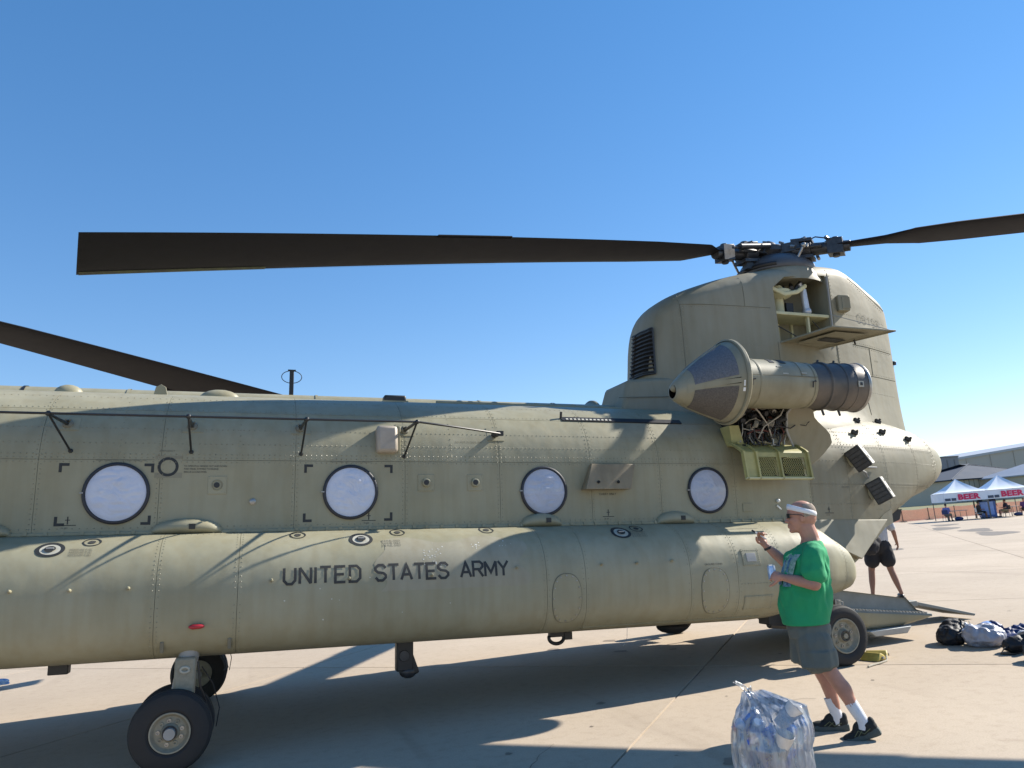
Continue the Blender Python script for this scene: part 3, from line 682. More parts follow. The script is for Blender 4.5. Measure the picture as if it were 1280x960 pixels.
# ---- crown items: drive tunnel, lamps, antennas, bumps
q = MB(); q.lathe([(0, .001), (.02, .12), (.15, .2), (.3, .21)] + [(x_, .21) for x_ in lin(1, 9.3, 14)], (-3.6, 0, 3.00), (1, 0, 0), n=20, a0=-pi / 2, a1=pi / 2, sq=(1, 1.05)); H(q, 'drive_shaft_tunnel', CARC, smooth=50)
for i in range(9):
    q = MB(); x = -2.8 + i * 1.0; q.lathe([(0, .218), (.03, .218)], (x, 0, 3.0), (1, 0, 0), n=20, a0=-pi / 2, a1=pi / 2, sq=(1, 1.05)); H(q, 'tunnel_strap', CARC if i != 1 else BLK)
for x in (-1.32, .16):
    q = MB(); q.ball((x, -.33, 3.08), (.21 if x > 0 else .14, .09, .10), 16, 10); H(q, 'crown_blister', CARC, smooth=60)
q = MB(); q.prism([(-.07, 0), (.07, 0), (.05, .09), (0, .12), (-.05, .09)], lambda a, b: (-.44 + a, -.33, 3.10 + b), lambda a, b: (-.44 + a, -.31, 3.10 + b)); H(q, 'lifting_eye', CARC, bevel=.003)
q = MB(); q.box((2.10, -.30, 3.13), (.26, .16, .10)); bl = H(q, 'formation_light', BLK, bevel=.02)
q = MB(); q.box((2.10, -.30, 3.085), (.30, .2, .05)); H(q, 'light_base', CARC)
q = MB(); q.box((.93, 0, 3.36), (.05, .03, .30)); ant = H(q, 'blade_antenna', BLK, bevel=.004)
q = MB(); q.path([(.93 + .115 * cos(a), 0, 3.43 + .075 * sin(a)) for a in lin(0, 2 * pi, 29)], .0045, 6, cap=False); q.box((.93, 0, 3.51), (.09, .04, .012)); H(q, 'antenna_ring', BLK, ant)
q = MB()
for x in (2.9, 3.35, 3.9, 4.4): q.ball((x, -.28, 3.13), (.05, .03, .03), 10, 6)
H(q, 'crown_fasteners', CARC, kind='stuff')
q = MB(); q.tube((2.6, -.33, 3.115), (5.4, -.36, 3.10), .022); q.tube((3.0, -.33, 3.115), (3.05, -.33, 3.115), .03); H(q, 'crown_conduit', CARC)
# ---- hooks and bits below the sponson
q = MB(); q.box((2.06, -1.2, .36), (.17, .12, .30)); q.box((2.11, -1.2, .26), (.14, .10, .2), (0, -.35, 0)); hk = H(q, 'camera_turret', BLK, bevel=.015)
q = MB(); q.lathe([(0, .055), (.015, .05), (.016, .001)], (2.05, -1.26, .36), (0, -1, 0), n=18); H(q, 'turret_face', GUN, hk)
q = MB(); q.ball((2.10, -1.2, .20), (.09, .07, .065)); H(q, 'turret_lens', GUN, hk)
q = MB(); q.box((3.70, -1.2, .47), (.16, .08, .07)); q.path([(3.70 + .085 * cos(a), -1.2 + .01 * sin(a), .425 + .06 * sin(a)) for a in lin(.4, -pi - .4, 14)], .02, 8); q.box((3.83, -1.2, .44), (.09, .06, .08)); H(q, 'tiedown_shackle', BLK, bevel=.004)
q = MB(); q.box((-1.0, -1.2, .45), (.16, .12, .09)); H(q, 'belly_light', BLK, bevel=.008)
q = MB(); q.ball((5.22, -1.0, .44), (.20, .14, .08), 16, 8); H(q, 'belly_blister', BLK)
q = MB(); q.box((.0, 0, .49), (9, 1.6, .06)); H(q, 'belly_keel', CARC)
q = MB(); q.path([(4.3, -1.7, .55), (4.28, -1.72, .44), (4.24, -1.7, .36)], .002, 4); H(q, 'static_wick', GREY)
# whisker bumps on the tail
for (x, z) in ((7.68, 2.93), (8.12, 2.74), (8.72, 2.78), (9.22, 2.70), (8.45, 2.95), (9.0, 2.98)):
    c0 = fz(x, z); n0 = fnorm(x, z); q = MB(); q.box(c0 + n0 * .02, (.09, .04, .05), (0, .4, 0)); q.tube(c0, c0 + n0 * .06 + Vector((.03, 0, 0)), .015); q.tube(c0 + Vector((-.06, 0, -.03)), c0 + n0 * .04, .012)
    H(q, 'tail_fitting', FADBLK, bevel=.004)
# two canted dispenser boxes
BOXP = mat('dispenser_black', (0.02, 0.022, 0.024), rough=.5); BOXG = mat('dispenser_grey_side', (.42, .40, .35), rough=.5, var=.2, vscale=20)
dN = Vector((-.8, -.55, -.2)).normalized(); gN = Vector((.45, -.75, .48)); gN = (gN - dN * gN.dot(dN)).normalized(); lN = dN.cross(gN)
for (x, z, tw) in ((7.86, 2.37, .0), (8.16, 1.96, .12)):
    c0 = fz(x, z) + Vector((0, -.13, 0)); R_ = Matrix.Rotation(tw, 3, 'Y') @ Matrix((lN, gN, dN)).transposed()
    q = MB(); q.box(c0, (.30, .20, .13), R_); bx = H(q, 'flare_dispenser', BOXP, bevel=.006)
    q = MB(); q.box(c0 + R_ @ Vector((0, .106, 0)), (.29, .012, .125), R_); sd_ = H(q, 'dispenser_side', BOXG, bx, bevel=.003)
    q = MB(); q.box(c0 + R_ @ Vector((-.04, .114, .02)), (.05, .006, .025), R_); q.box(c0 + R_ @ Vector((.09, .114, -.02)), (.02, .006, .02), R_); H(q, 'side_label', BLK, bx)
    for i in range(5):
        q = MB(); q.box(c0 + R_ @ Vector((-.11 + .055 * i, 0, .068)), (.045, .17, .006), R_); H(q, 'flare_cell', GUN, bx, bevel=.002)
    q = MB(); q.box(c0 + Vector((0, .11, 0)), (.16, .12, .12), R_); H(q, 'dispenser_mount', CARC, bx)
q = MB(); q.path([fz(7.98, 2.22, -1, .03), fz(8.02, 2.19, -1, .05), fz(8.08, 2.13, -1, .03)], .016, 6); q.path([fz(7.98, 2.27, -1, .02), fz(8.28, 2.27, -1, .02)], .012, 6); H(q, 'cable', GREY)
q = MB(); q.add([(6.95, -1.312, 1.615), (8.36, -1.175, 1.60), (7.74, -1.33, 1.12), (7.18, -1.47, 1.32), (6.95, -1.0, 1.60), (8.36, -1.0, 1.58), (7.74, -1.0, 1.12), (7.18, -1.0, 1.32)], [(0, 1, 2, 3), (4, 5, 6, 7), (0, 1, 5, 4), (1, 2, 6, 5), (2, 3, 7, 6), (3, 0, 4, 7)]); H(q, 'aft_fairing', CARC2, bevel=.01)
# ramp-opening edge strip and dark tooth under the tail
q = MB(); pts = [(7.42, .92), (7.8, 1.12), (8.42, 1.55)]
q.slab(lambda x, t, o: Vector((x, -fpar(x)[0] * .995 - .008 - o * .0 + (-o), interp([(7.2, .79), (7.8, 1.135), (8.42, 1.56)], x) + t * .17)), lin(7.35, 8.5, 8), (0, 1), .012); H(q, 'ramp_frame_edge', CARC2)
q = MB(); q.hexa([(8.62, -.98, 1.56), (8.74, -.98, 1.60), (8.74, -.90, 1.60), (8.62, -.90, 1.56), (8.55, -.98, 1.68), (8.80, -.98, 1.74), (8.80, -.90, 1.74), (8.55, -.90, 1.68)]); H(q, 'tail_skeg', FADBLK)
# ---- aft pylon: stations along x; each section runs from one flank over the top to the other
PZ = [(5.40, 3.20), (5.43, 3.45), (5.46, 3.62), (5.49, 3.85), (5.53, 4.18), (5.58, 4.38), (5.66, 4.53), (5.80, 4.66), (5.98, 4.77), (6.28, 4.90), (6.8, 5.08), (7.3, 5.21), (7.8, 5.31), (8.3, 5.39), (8.75, 5.42), (9.1, 5.32), (9.5, 5.14), (9.78, 4.98), (9.88, 4.85), (9.92, 4.6)]
PHW = [(5.40, .20), (5.49, .29), (5.60, .37), (5.76, .44), (6.0, .50), (6.3, .55), (7.0, .60), (7.6, .62), (8.1, .60), (8.6, .50), (9.1, .36), (9.5, .21), (9.8, .09), (9.92, .035)]
def pyl(x, v, s=-1, off=0.0):
    """v 0 = foot of the flank, 1 = centre line on top"""
    zt = sinterp(PZ, x); h = sinterp(PHW, x); z0 = min(2.76, zt - .1)
    r = min(.30, (zt - z0) * .5, h * 1.1)
    L1 = (zt - r) - z0
    k = .72
    if v < k:
        z = z0 + L1 * v / k; y = h
        lean = .06 * (1 - (z - z0) / max(.2, (zt - z0)))
        y += lean
    else:
        a = (v - k) / (1 - k) * pi / 2; z = zt - r + r * sin(a) ** (1 / 1.15); y = h * max(0, cos(a)) ** (1 / 1.4)
    # fillet into the crown
    if z < 3.62 and x > 5.3:
        t = min(1.08, (3.62 - z) / .72); y += .34 * t ** 2.2 * min(1, (x - 5.3) / .8) * (1 if x < 7.4 else max(.12, 1 - (x - 7.4) * .48))
    p = Vector((x, s * y, z))
    return p + Vector((0, s * off, off if v > .9 else 0))
PV = lin(0, .72, 22) + [.75, .78, .81, .84, .87, .90, .93, .96, .98, 1.0]
def pyl_v(x, z):
    zt = sinterp(PZ, x); h = sinterp(PHW, x); z0 = min(2.76, zt - .1); r = min(.30, (zt - z0) * .5, h * 1.1); L1 = zt - r - z0
    if z <= zt - r: return .72 * (z - z0) / L1
    return .72 + .28 * math.asin(min(1, max(0, (z - (zt - r)) / r) ** 1.15)) / (pi / 2)
# full closed body
def pylon_solid(name, grow=0.0):
    q = MB(); xs = [5.40, 5.41, 5.42, 5.43, 5.445, 5.46, 5.475, 5.49, 5.51, 5.53, 5.555, 5.58, 5.62, 5.66, 5.73, 5.80, 5.89, 5.95] + lin(6.0, 9.7, 30) + [9.78, 9.84, 9.88, 9.92]
    ring = [(v, -1) for v in PV] + [(v, 1) for v in reversed(PV[:-1])]
    n = len(ring)
    for x in xs:
        q.v += [tuple(pyl(x, v, s) + Vector((0, s * grow, grow if v > .8 else 0))) for v, s in ring]
    for i in range(len(xs) - 1):
        for j in range(n): q.f.append((i * n + j, i * n + (j + 1) % n, (i + 1) * n + (j + 1) % n, (i + 1) * n + j))
    q.f.append(tuple(range(n))); q.f.append(tuple((len(xs) - 1) * n + j for j in range(n - 1, -1, -1)))
    return q
BX = (7.38, 8.34)
# opening of the work bay, as a cutter through the port flank
def cutter(poly, y0, y1):
    q = MB(); q.prism(poly, lambda a, b: (a - HX, y0, b), lambda a, b: (a - HX, y1, b)); me = q.mesh('cutter', 0)
    o = bpy.data.objects.new('cutter', me); COL.objects.link(o); o.parent = heli; bpy.context.view_layer.update(); return o
def boolean(ob, cut, op='DIFFERENCE'):
    md = ob.modifiers.new('b', 'BOOLEAN'); md.object = cut; md.operation = op; md.solver = 'EXACT'
    baked(ob); bpy.data.objects.remove(cut)
BAY = [(7.40, 4.08), (8.33, 4.08), (8.36, 5.14), (7.60, 5.04), (7.38, 4.86)]
pb = H(pylon_solid('pylon'), 'aft_pylon', CARC2, smooth=40)
boolean(pb, cutter(BAY, -1.5, -.12))
pb.data.set_sharp_from_angle(angle=radians(38))
# skin seams on the pylon as raised doubler strips and hairline grooves
def pp(x, z, off=0.0): return pyl(x, pyl_v(x, z), -1, off)
def pline(pts, w=.0045, name='pylon_seam', mt=None):
    q = MB(); P = []
    for (a, b) in zip(pts, pts[1:]):
        n = max(2, int(sqrt((a[0] - b[0]) ** 2 + (a[1] - b[1]) ** 2) / .08))
        P += [pp(a[0] + (b[0] - a[0]) * i / n, a[1] + (b[1] - a[1]) * i / n, .001) for i in range(n)]
    P.append(pp(*pts[-1], .001)); q.path(P, w, 5); return H(q, name, mt or SEAM)
for pts in ([(5.95, 3.62), (5.95, 4.78)], [(5.9, 3.30), (6.6, 3.30)], [(5.95, 4.55), (7.3, 4.55)], [(7.36, 3.7), (7.36, 4.06)], [(8.42, 3.3), (8.42, 5.25)], [(8.8, 4.15), (9.86, 4.15)],
            [(7.4, 3.68), (9.88, 3.72)], [(8.9, 5.2), (9.84, 4.85)], [(9.2, 3.72), (9.2, 4.15)], [(6.9, 4.55), (6.9, 5.0)], [(8.95, 3.1), (8.95, 3.7)]):
    pline(pts)
def prow(a, b, st=.05):
    n = int(sqrt((a[0] - b[0]) ** 2 + (a[1] - b[1]) ** 2) / st)
    for i in range(n):
        x = a[0] + (b[0] - a[0]) * i / n; z = a[1] + (b[1] - a[1]) * i / n; rivet(pp(x, z), (0, -1, .05))
for a, b in (((5.98, 3.65), (5.98, 4.75)), ((5.92, 3.65), (5.92, 4.7)), ((6.0, 4.52), (7.3, 4.52)), ((8.45, 3.3), (8.45, 5.2)), ((8.39, 3.7), (8.39, 4.0)), ((8.8, 4.18), (9.84, 4.18)), ((8.8, 4.12), (9.84, 4.12)), ((7.4, 3.71), (9.86, 3.75)), ((8.6, 4.6), (9.8, 4.6)), ((8.95, 5.14), (9.8, 4.8)), ((6.3, 4.0), (7.2, 4.0)), ((8.5, 3.45), (9.8, 3.45))):
    prow(a, b)
# serial number
q, _ = strokes('08198', .13, .013, .026, lambda a, b, o: pp(a, b, o + .006), 9.02, 4.53, rise=-.02); H(q, 'serial_number', FAINT, smooth=0)
text_on(lambda a, b, o: pp(a, b, o), 'NO STEP', 9.3, 3.95, .03, FAINT, 'stencil')
# bay interior
q = MB(); X0, X1, Z0, Z1, YB = 7.36, 8.38, 4.05, 5.1, -.10
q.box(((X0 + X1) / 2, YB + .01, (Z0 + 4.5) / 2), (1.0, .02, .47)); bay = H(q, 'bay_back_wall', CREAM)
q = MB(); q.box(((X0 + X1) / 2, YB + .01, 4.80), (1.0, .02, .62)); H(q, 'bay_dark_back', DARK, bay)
q = MB(); q.box(((X0 + X1) / 2, -.35, 4.07), (1.0, .5, .02)); H(q, 'bay_floor', CREAM, bay)
q = MB(); q.box(((X0 + X1) / 2, -.34, 4.515), (.98, .46, .045)); H(q, 'bay_shelf', CREAM, bay, bevel=.006)
q = MB(); q.box((8.37, -.35, 4.6), (.02, .48, 1.05)); q.box((7.37, -.35, 4.5), (.02, .48, .8)); H(q, 'bay_side_wall', MATS['satin_grey'], bay)
for x in (7.55, 7.78, 8.02): 
    q = MB(); q.box((x, -.13, 4.29), (.035, .05, .40)); H(q, 'bay_rib', CREAM, bay, bevel=.004)
q = MB(); q.box((8.0, -.52, 4.29), (.035, .05, .42)); H(q, 'bay_post', CREAM, bay, bevel=.004)
q = MB(); q.tube((7.66, -.34, 4.53), (7.66, -.34, 4.84), .085, .085, 18); q.lathe([(0, .1), (.05, .2), (.09, .21), (.12, .2), (.16, .1), (.2, .08)], (7.66, -.34, 4.78), (0, 0, 1), n=24); H(q, 'swashplate_actuator', CREAM, bay)
q = MB(); q.path([(7.42, -.52, 4.90), (7.62, -.56, 4.80), (7.86, -.54, 4.86), (8.05, -.5, 4.98)], .032, 8, flat=.6); H(q, 'control_link', CREAM, bay)
q = MB(); q.tube((8.06, -.46, 4.55), (8.03, -.46, 4.93), .05, .045, 14); q.tube((8.03, -.46, 4.93), (7.98, -.46, 5.02), .03); q.ball((8.06, -.46, 4.60), .065); H(q, 'hydraulic_cylinder', mat('pale_metal2', (.55, .56, .6), rough=.35, metal=.4), bay)
q = MB(); q.tube((7.9, -.4, 4.9), (8.02, -.44, 5.05), .035); q.tube((7.8, -.5, 4.92), (7.95, -.3, 5.05), .03); H(q, 'gear_fitting', GUN, bay); q = MB(); q.box((7.5, -.3, 4.6), (.12, .1, .12)); H(q, 'gear_fitting', GUN, bay); q = MB(); q.box((7.86, -.3, 4.65), (.12, .1, .2)); H(q, 'gear_fitting', GUN, bay)
q = MB(); q.path([(7.4, -.5, 4.38), (7.6, -.52, 4.28), (7.8, -.5, 4.2), (7.84, -.48, 4.1)], .009, 6); q.path([(8.1, -.5, 4.45), (8.25, -.5, 4.3), (8.3, -.4, 4.12)], .007, 6); q.path([(7.45, -.2, 4.2), (7.8, -.18, 4.22), (8.2, -.2, 4.18)], .008, 6); H(q, 'wiring', BLK, bay)
# folding work platform, hinged at the foot of the bay
_A, _B, _C, _D = Vector((7.38, -.60, 4.06)), Vector((8.02, -.60, 4.0)), Vector((8.68, -1.40, 4.10)), Vector((7.63, -1.40, 4.10))
def plat(u, v, o):   # u along x, v outwards
    return (_A * (1 - u) + _B * u) * (1 - v) + (_D * (1 - u) + _C * u) * v + Vector((0, 0, o))
q = MB(); q.slab(plat, lin(0, 1, 6), lin(0, 1, 6), .022); pf = H(q, 'work_platform', CARC2, bevel=.003)
q = MB(); q.slab(lambda u, v, o: plat(u, v, -.026 + o), (.22, .80), (.2, .82), .008); H(q, 'platform_stiffener', CARC2, pf)
q = MB(); q.slab(lambda u, v, o: plat(u, v, -.038 + o), (.35, .72), (.42, .56), .006); H(q, 'platform_slot', FADBLK, pf)
q = MB(); q.tube(plat(.9, .55, -.02), plat(.9, .56, -.09), .012); H(q, 'platform_stop', FADBLK, pf)
for u in (.08, .5, .92):
    q = MB(); q.tube(plat(u, .0, -.01) - Vector((.04, 0, 0)), plat(u, .0, -.01) + Vector((.04, 0, 0)), .014); H(q, 'hinge', CARC2, pf)
for u, w_ in ((.97, .97),):
    q = MB(); q.path([plat(u, w_, 0), (8.36, -.56, 4.55)], .005, 5); H(q, 'stay_cable', GREY, pf)
# box on the flank, small aft fin light
q = MB(); q.box((8.62, -.545, 4.73), (.17, .14, .24), (0, 0, -.25)); sbx = H(q, 'flank_box', CARC2, bevel=.012)
q = MB(); q.box((8.63, -.622, 4.73), (.12, .012, .18), (0, 0, -.25)); H(q, 'box_lid', CARC2, sbx, bevel=.003)
q = MB(); q.box((9.95, -.04, 4.02), (.05, .05, .06)); q.tube((9.9, -.03, 4.02), (9.97, -.04, 4.02), .012); H(q, 'tail_light', BLK, bevel=.006)
# slatted air inlet on the leading edge
def xle(z): return interp([(3.62, 5.455), (3.85, 5.49), (4.18, 5.53)], z)
def inl_pt(t, z, o):
    P = [(xle(z) - .012, .10), (xle(z) - .012, -.14), (xle(z) + .012, -.27), (5.545, -.345), (5.575, -.385)]
    u = t * 4; i = min(3, int(u)); f = u - i; x = P[i][0] + (P[i + 1][0] - P[i][0]) * f; y = P[i][1] + (P[i + 1][1] - P[i][1]) * f
    return Vector((x - o * .7, y - o * .8, z))
q = MB(); q.slab(lambda t, z, o: inl_pt(t, z, .006 + o), lin(0, 1, 17), lin(3.60, 4.20, 6), .015); inl = H(q, 'inlet_box', DARK)
for i in range(11):
    z = 3.615 + .056 * i
    q = MB(); q.path([inl_pt(t, z, .03) for t in lin(0, 1, 15)], .013, 6); H(q, 'louvre', BLK, inl)
    q = MB(); q.ball(inl_pt(.1, z, .05), .020, 8, 5); H(q, 'louvre_knob', BLK, inl)
q = MB(); q.path([inl_pt(1, z, .03) for z in lin(3.59, 4.21, 6)], .014, 6); q.path([inl_pt(t, 4.21, .03) for t in lin(0, 1, 13)], .014, 6); q.path([inl_pt(t, 3.59, .03) for t in lin(0, 1, 13)], .014, 6); H(q, 'inlet_frame', BLK, inl, kind='stuff')
q = MB(); q.hexa([(5.00, -.42, 2.95), (5.85, -.56, 2.95), (5.85, .56, 2.95), (5.00, .42, 2.95), (5.16, -.36, 3.50), (5.85, -.50, 3.54), (5.85, .50, 3.54), (5.16, .36, 3.50)]); H(q, 'pylon_step', CARC2, bevel=.05)
q = MB(); q.path([(5.0, -.40, 3.24), (5.84, -.54, 3.26)], .005, 5); H(q, 'step_seam', SEAM)
# starter fillet in front of the pylon
# ---- rotor head and blades
HUB = Vector((7.86, 0, 5.64))
HBW = HUB
q = MB(); q.lathe([(-.44, .56), (-.40, .58), (-.33, .56), (-.25, .48), (-.18, .38), (-.17, .001)], HUB + Vector((.08, -.0, .06)), (-.02, 0, 1), n=36); H(q, 'rotor_fairing', mat('blue_grey_dome', (.07, .075, .085), rough=.45, var=.15), smooth=50)
q = MB(); q.lathe([(-.62, .64), (-.50, .62), (-.40, .56), (-.36, .50)], HUB + Vector((.12, 0, .02)), (0, 0, 1), n=36); H(q, 'fairing_collar', CARC2, smooth=50)
q = MB(); q.path([HUB + Vector((.08 + .56 * cos(a), .56 * sin(a), -.33)) for a in lin(radians(120), radians(235), 16)], .035, 8); q.box(HUB + Vector((-.50, -.15, -.30)), (.12, .10, .1)); H(q, 'fairing_clamp', BLK)
WORN = mat('worn_blade_edge', (.075, .095, .03), rough=.7, col2=(.009, .008, .009), vscale=11)
def rotor(hub, dirs, name, root0=.95, tip=9.2, droops=(.05,) * 3, twist=None, seed=5, late=(0, 0, 0)):
    rd = random.Random(seed)
    hub = Vector(hub)
    q = MB(); q.lathe([(-.25, .16), (-.1, .2), (-.02, .26), (.06, .26), (.1, .14), (.16, .10), (.2, .04), (.21, .001)], hub, (0, 0, 1), n=20)
    for k, dg in enumerate(dirs):
        a = radians(dg); D = Vector((cos(a), sin(a), 0)); N = Vector((-sin(a), cos(a), 0))
        q.box(hub + D * .30, (.34, .26, .15), Matrix.Rotation(a, 3, 'Z'))
    hb = H(q, name, GUN, bevel=.012)
    for k, dg in enumerate(dirs):
        a = radians(dg); D = Vector((cos(a), sin(a), -droops[k])).normalized(); N = Vector((-sin(a), cos(a), 0)); U_ = Vector((0, 0, 1))
        M3 = Matrix((D, N, U_)).transposed()
        g_ = MB()
        g_.tube(hub + D * .35, hub + D * .62, .125, .145, 14); g_.tube(hub + D * .55, hub + D * 1.15, .10, .08, 12)
        for sg in (-1, 1):
            g_.box(hub + D * .50 + U_ * sg * .13, (.30, .24, .055), M3); g_.tube(hub + D * .42 + N * sg * .12, hub + D * .78 + N * sg * .15, .028, n=8)
        g_.tube(hub + D * .52 - U_ * .19, hub + D * .52 + U_ * .19, .055, n=12); g_.tube(hub + D * .95 - U_ * .15, hub + D * .95 + U_ * .15, .05, n=12)
        g_.box(hub + D * .95, (.22, .20, .24), M3)
        g = H(g_, 'blade_grip', GUN, bevel=.006)
        q = MB(); q.tube(hub + D * .22 + N * .20 + U_ * .06, hub + D * .86 + N * .22 + U_ * .04, .045, n=12); q.tube(hub + D * .5 + N * .20 + U_ * .05, hub + D * .98 + N * .2 + U_ * .03, .022); H(q, 'lag_damper', GUN, g)
        q = MB(); q.tube(hub + D * .34 - N * .24 - U_ * .38, hub + D * .55 - N * .24, .018); q.ball(hub + D * .55 - N * .24, .04, 8, 6); q.box(hub + D * .56 - N * .17, (.09, .16, .05), M3); H(q, 'pitch_link', STEEL, g)
        q = MB()
        for _ in range(16):
            c = hub + D * rd.uniform(.1, .85) + N * rd.uniform(-.2, .22) + U_ * rd.uniform(-.14, .17); q.tube(c, c + Vector((rd.uniform(-.06, .06), rd.uniform(-.06, .06), rd.uniform(-.05, .07))), rd.uniform(.012, .03), n=7)
        H(q, 'hub_bolts', STEEL, g, kind='stuff')
        q = MB(); P = [hub + D * rd.uniform(.1, .3) + N * .1 + U_ * .1]
        for t in (.35, .5, .7, .9): P.append(hub + D * t + N * rd.uniform(-.15, .15) + U_ * rd.uniform(.08, .2))
        q.path(P, .010, 6); H(q, 'hub_hose', BLK, g)
        # blade: airfoil loft, leading edge towards +N*lead
        lead = 1 if k != 0 else 1
        prof = []
        for t in lin(0, pi, 9): 
            c = (1 - cos(t)) / 2; prof.append((c, .06 * (2.2 * sqrt(max(c, 0)) * (1 - c) + .25 * c * (1 - c))))
        up = [(c, h) for c, h in prof]; ring = up + [(c, -h * .7) for c, h in reversed(up[1:-1])]
        n = len(ring); q = MB(); st = [(root0 - .02, .20, .0), (root0 + .02, .20, 0), (root0 + .2 + late[k] * .9, .20 + .12 * (late[k] > 0), .1), (root0 + .50 + late[k], .60, .3), (root0 + .56 + late[k], .66, .3)] + [(r_, .74 + .07 * min(1, (r_ - 2) / 6), None) for r_ in lin(2.5, tip - .25, 18)] + [(tip, .81, None)]
        for (r_, ch, _) in st:
            f = (r_ - root0) / (tip - root0); tw = radians((twist or [0, 0, 0])[k] * f); dr = hub + Vector((D.x * r_, D.y * r_, 0)) - U_ * (droops[k] * r_ * (.86 + .14 * r_ / tip))
            sq_ = 1 if r_ > root0 + .3 else .55
            for (c, h) in ring:
                yy = (c - .55) * ch if ch > .3 else (c - .5) * ch; hh = h * ch * (1 if ch > .5 else 2.4)
                q.v.append(tuple(dr + N * (yy * cos(tw)) + U_ * (hh - yy * sin(tw))))
        m_ = len(st)
        for i in range(m_ - 1):
            for j in range(n): q.f.append((i * n + j, i * n + (j + 1) % n, (i + 1) * n + (j + 1) % n, (i + 1) * n + j))
        q.f.append(tuple(range(n))); q.f.append(tuple((m_ - 1) * n + j for j in range(n)))
        bl = H(q, 'rotor_blade', BLADE, hb, smooth=40)
        # trim tab on the trailing edge, worn leading strip at the tip
        q = MB()
        def bp_(r_, c, lift=0):
            f = (r_ - root0) / (tip - root0); tw = radians((twist or [0, 0, 0])[k] * f); dr = hub + Vector((D.x * r_, D.y * r_, 0)) - U_ * (droops[k] * r_ * (.86 + .14 * r_ / tip))
            ch = .80; yy = (c - .55) * ch
            return dr + N * (yy * cos(tw)) + U_ * (-yy * sin(tw) + lift)
        q.slab(lambda r_, c, o: bp_(r_, c, o), lin(4.8, 5.75, 5), (.955, 1.02), .010); H(q, 'trim_tab', BLADE, bl)
        if k == 0 and name == 'rotor_head':
            q = MB(); q.slab(lambda r_, c, o: bp_(r_, c, -(.06 * (2.2 * sqrt(c) * (1 - c) + .25 * c * (1 - c))) * .56 - .004 + o * .2), lin(tip - 1.75, tip - .02, 12), [.004, .01, .03, .06, .1, .14], .003); H(q, 'worn_edge', WORN, bl)
            q = MB(); q.slab(lambda r_, c, o: bp_(r_, c, -(.06 * (2.2 * sqrt(c) * (1 - c) + .25 * c * (1 - c))) * .56 - .004 + o * .2), lin(4.6, tip - 1.75, 14), [.004, .012, .03], .003); H(q, 'erosion_strip', mat('erosion_strip', (.03, .026, .024), rough=.5, var=.5, vscale=9), bl)
    return hb
rotor(HUB, (191.6, 71, -49), 'rotor_head', droops=(.167, .12, .108), twist=[-9, -6, -2], late=(0, 0, .5))
FH = w2b(-4.15, 0, 4.92)
rotor(FH, (38, 158, -82), 'forward_rotor_head', droops=(.088, .07, .06), twist=[24, -5, -5], seed=9)
# forward pylon, off to the left of the picture
q = MB(); xs = lin(-5.5, -2.5, 25)
def fp(x, v, s):
    t = (x + 5.5) / 3.0; zt = 3.0 + 1.22 * max(0, sin(pi * min(1, t * .9 + .05))) ** .6; h = .62 * max(.02, sin(pi * min(.995, t * .93 + .03))) ** .55
    a = v * pi / 2
    return Vector((x, s * h * cos(a) ** .6, 2.85 + (zt - 2.85) * sin(a) ** .6))
for s in (-1, 1): q.grid(lambda x, v, s=s: fp(x, v, s), xs, lin(0, 1, 14))
H(q, 'forward_pylon', CARC, smooth=50)
q = MB(); q.tube(FH - Vector((0, 0, .75)), FH, .16, .12, 16); H(q, 'forward_mast', GUN)
q = MB(); q.tube(HUB - Vector((0, 0, .6)), HUB, .18, .14, 16); H(q, 'aft_mast', GUN)
# cockpit glazing
COCK = mat('cockpit_glass', (.03, .035, .04), rough=.08, spec=.9, coat=1)
for s in (-1, 1):
    for (x0, x1, z0, z1) in ((-6.3, -5.75, 1.35, 1.95), (-5.65, -5.0, 1.5, 2.35), (-5.65, -5.1, .85, 1.3)):
        q = MB(); q.slab(lambda a, b, o, s=s: fz(a, b, s, .012 + o), lin(x0, x1, 6), lin(z0, z1, 6), .01); H(q, 'cockpit_window', COCK)
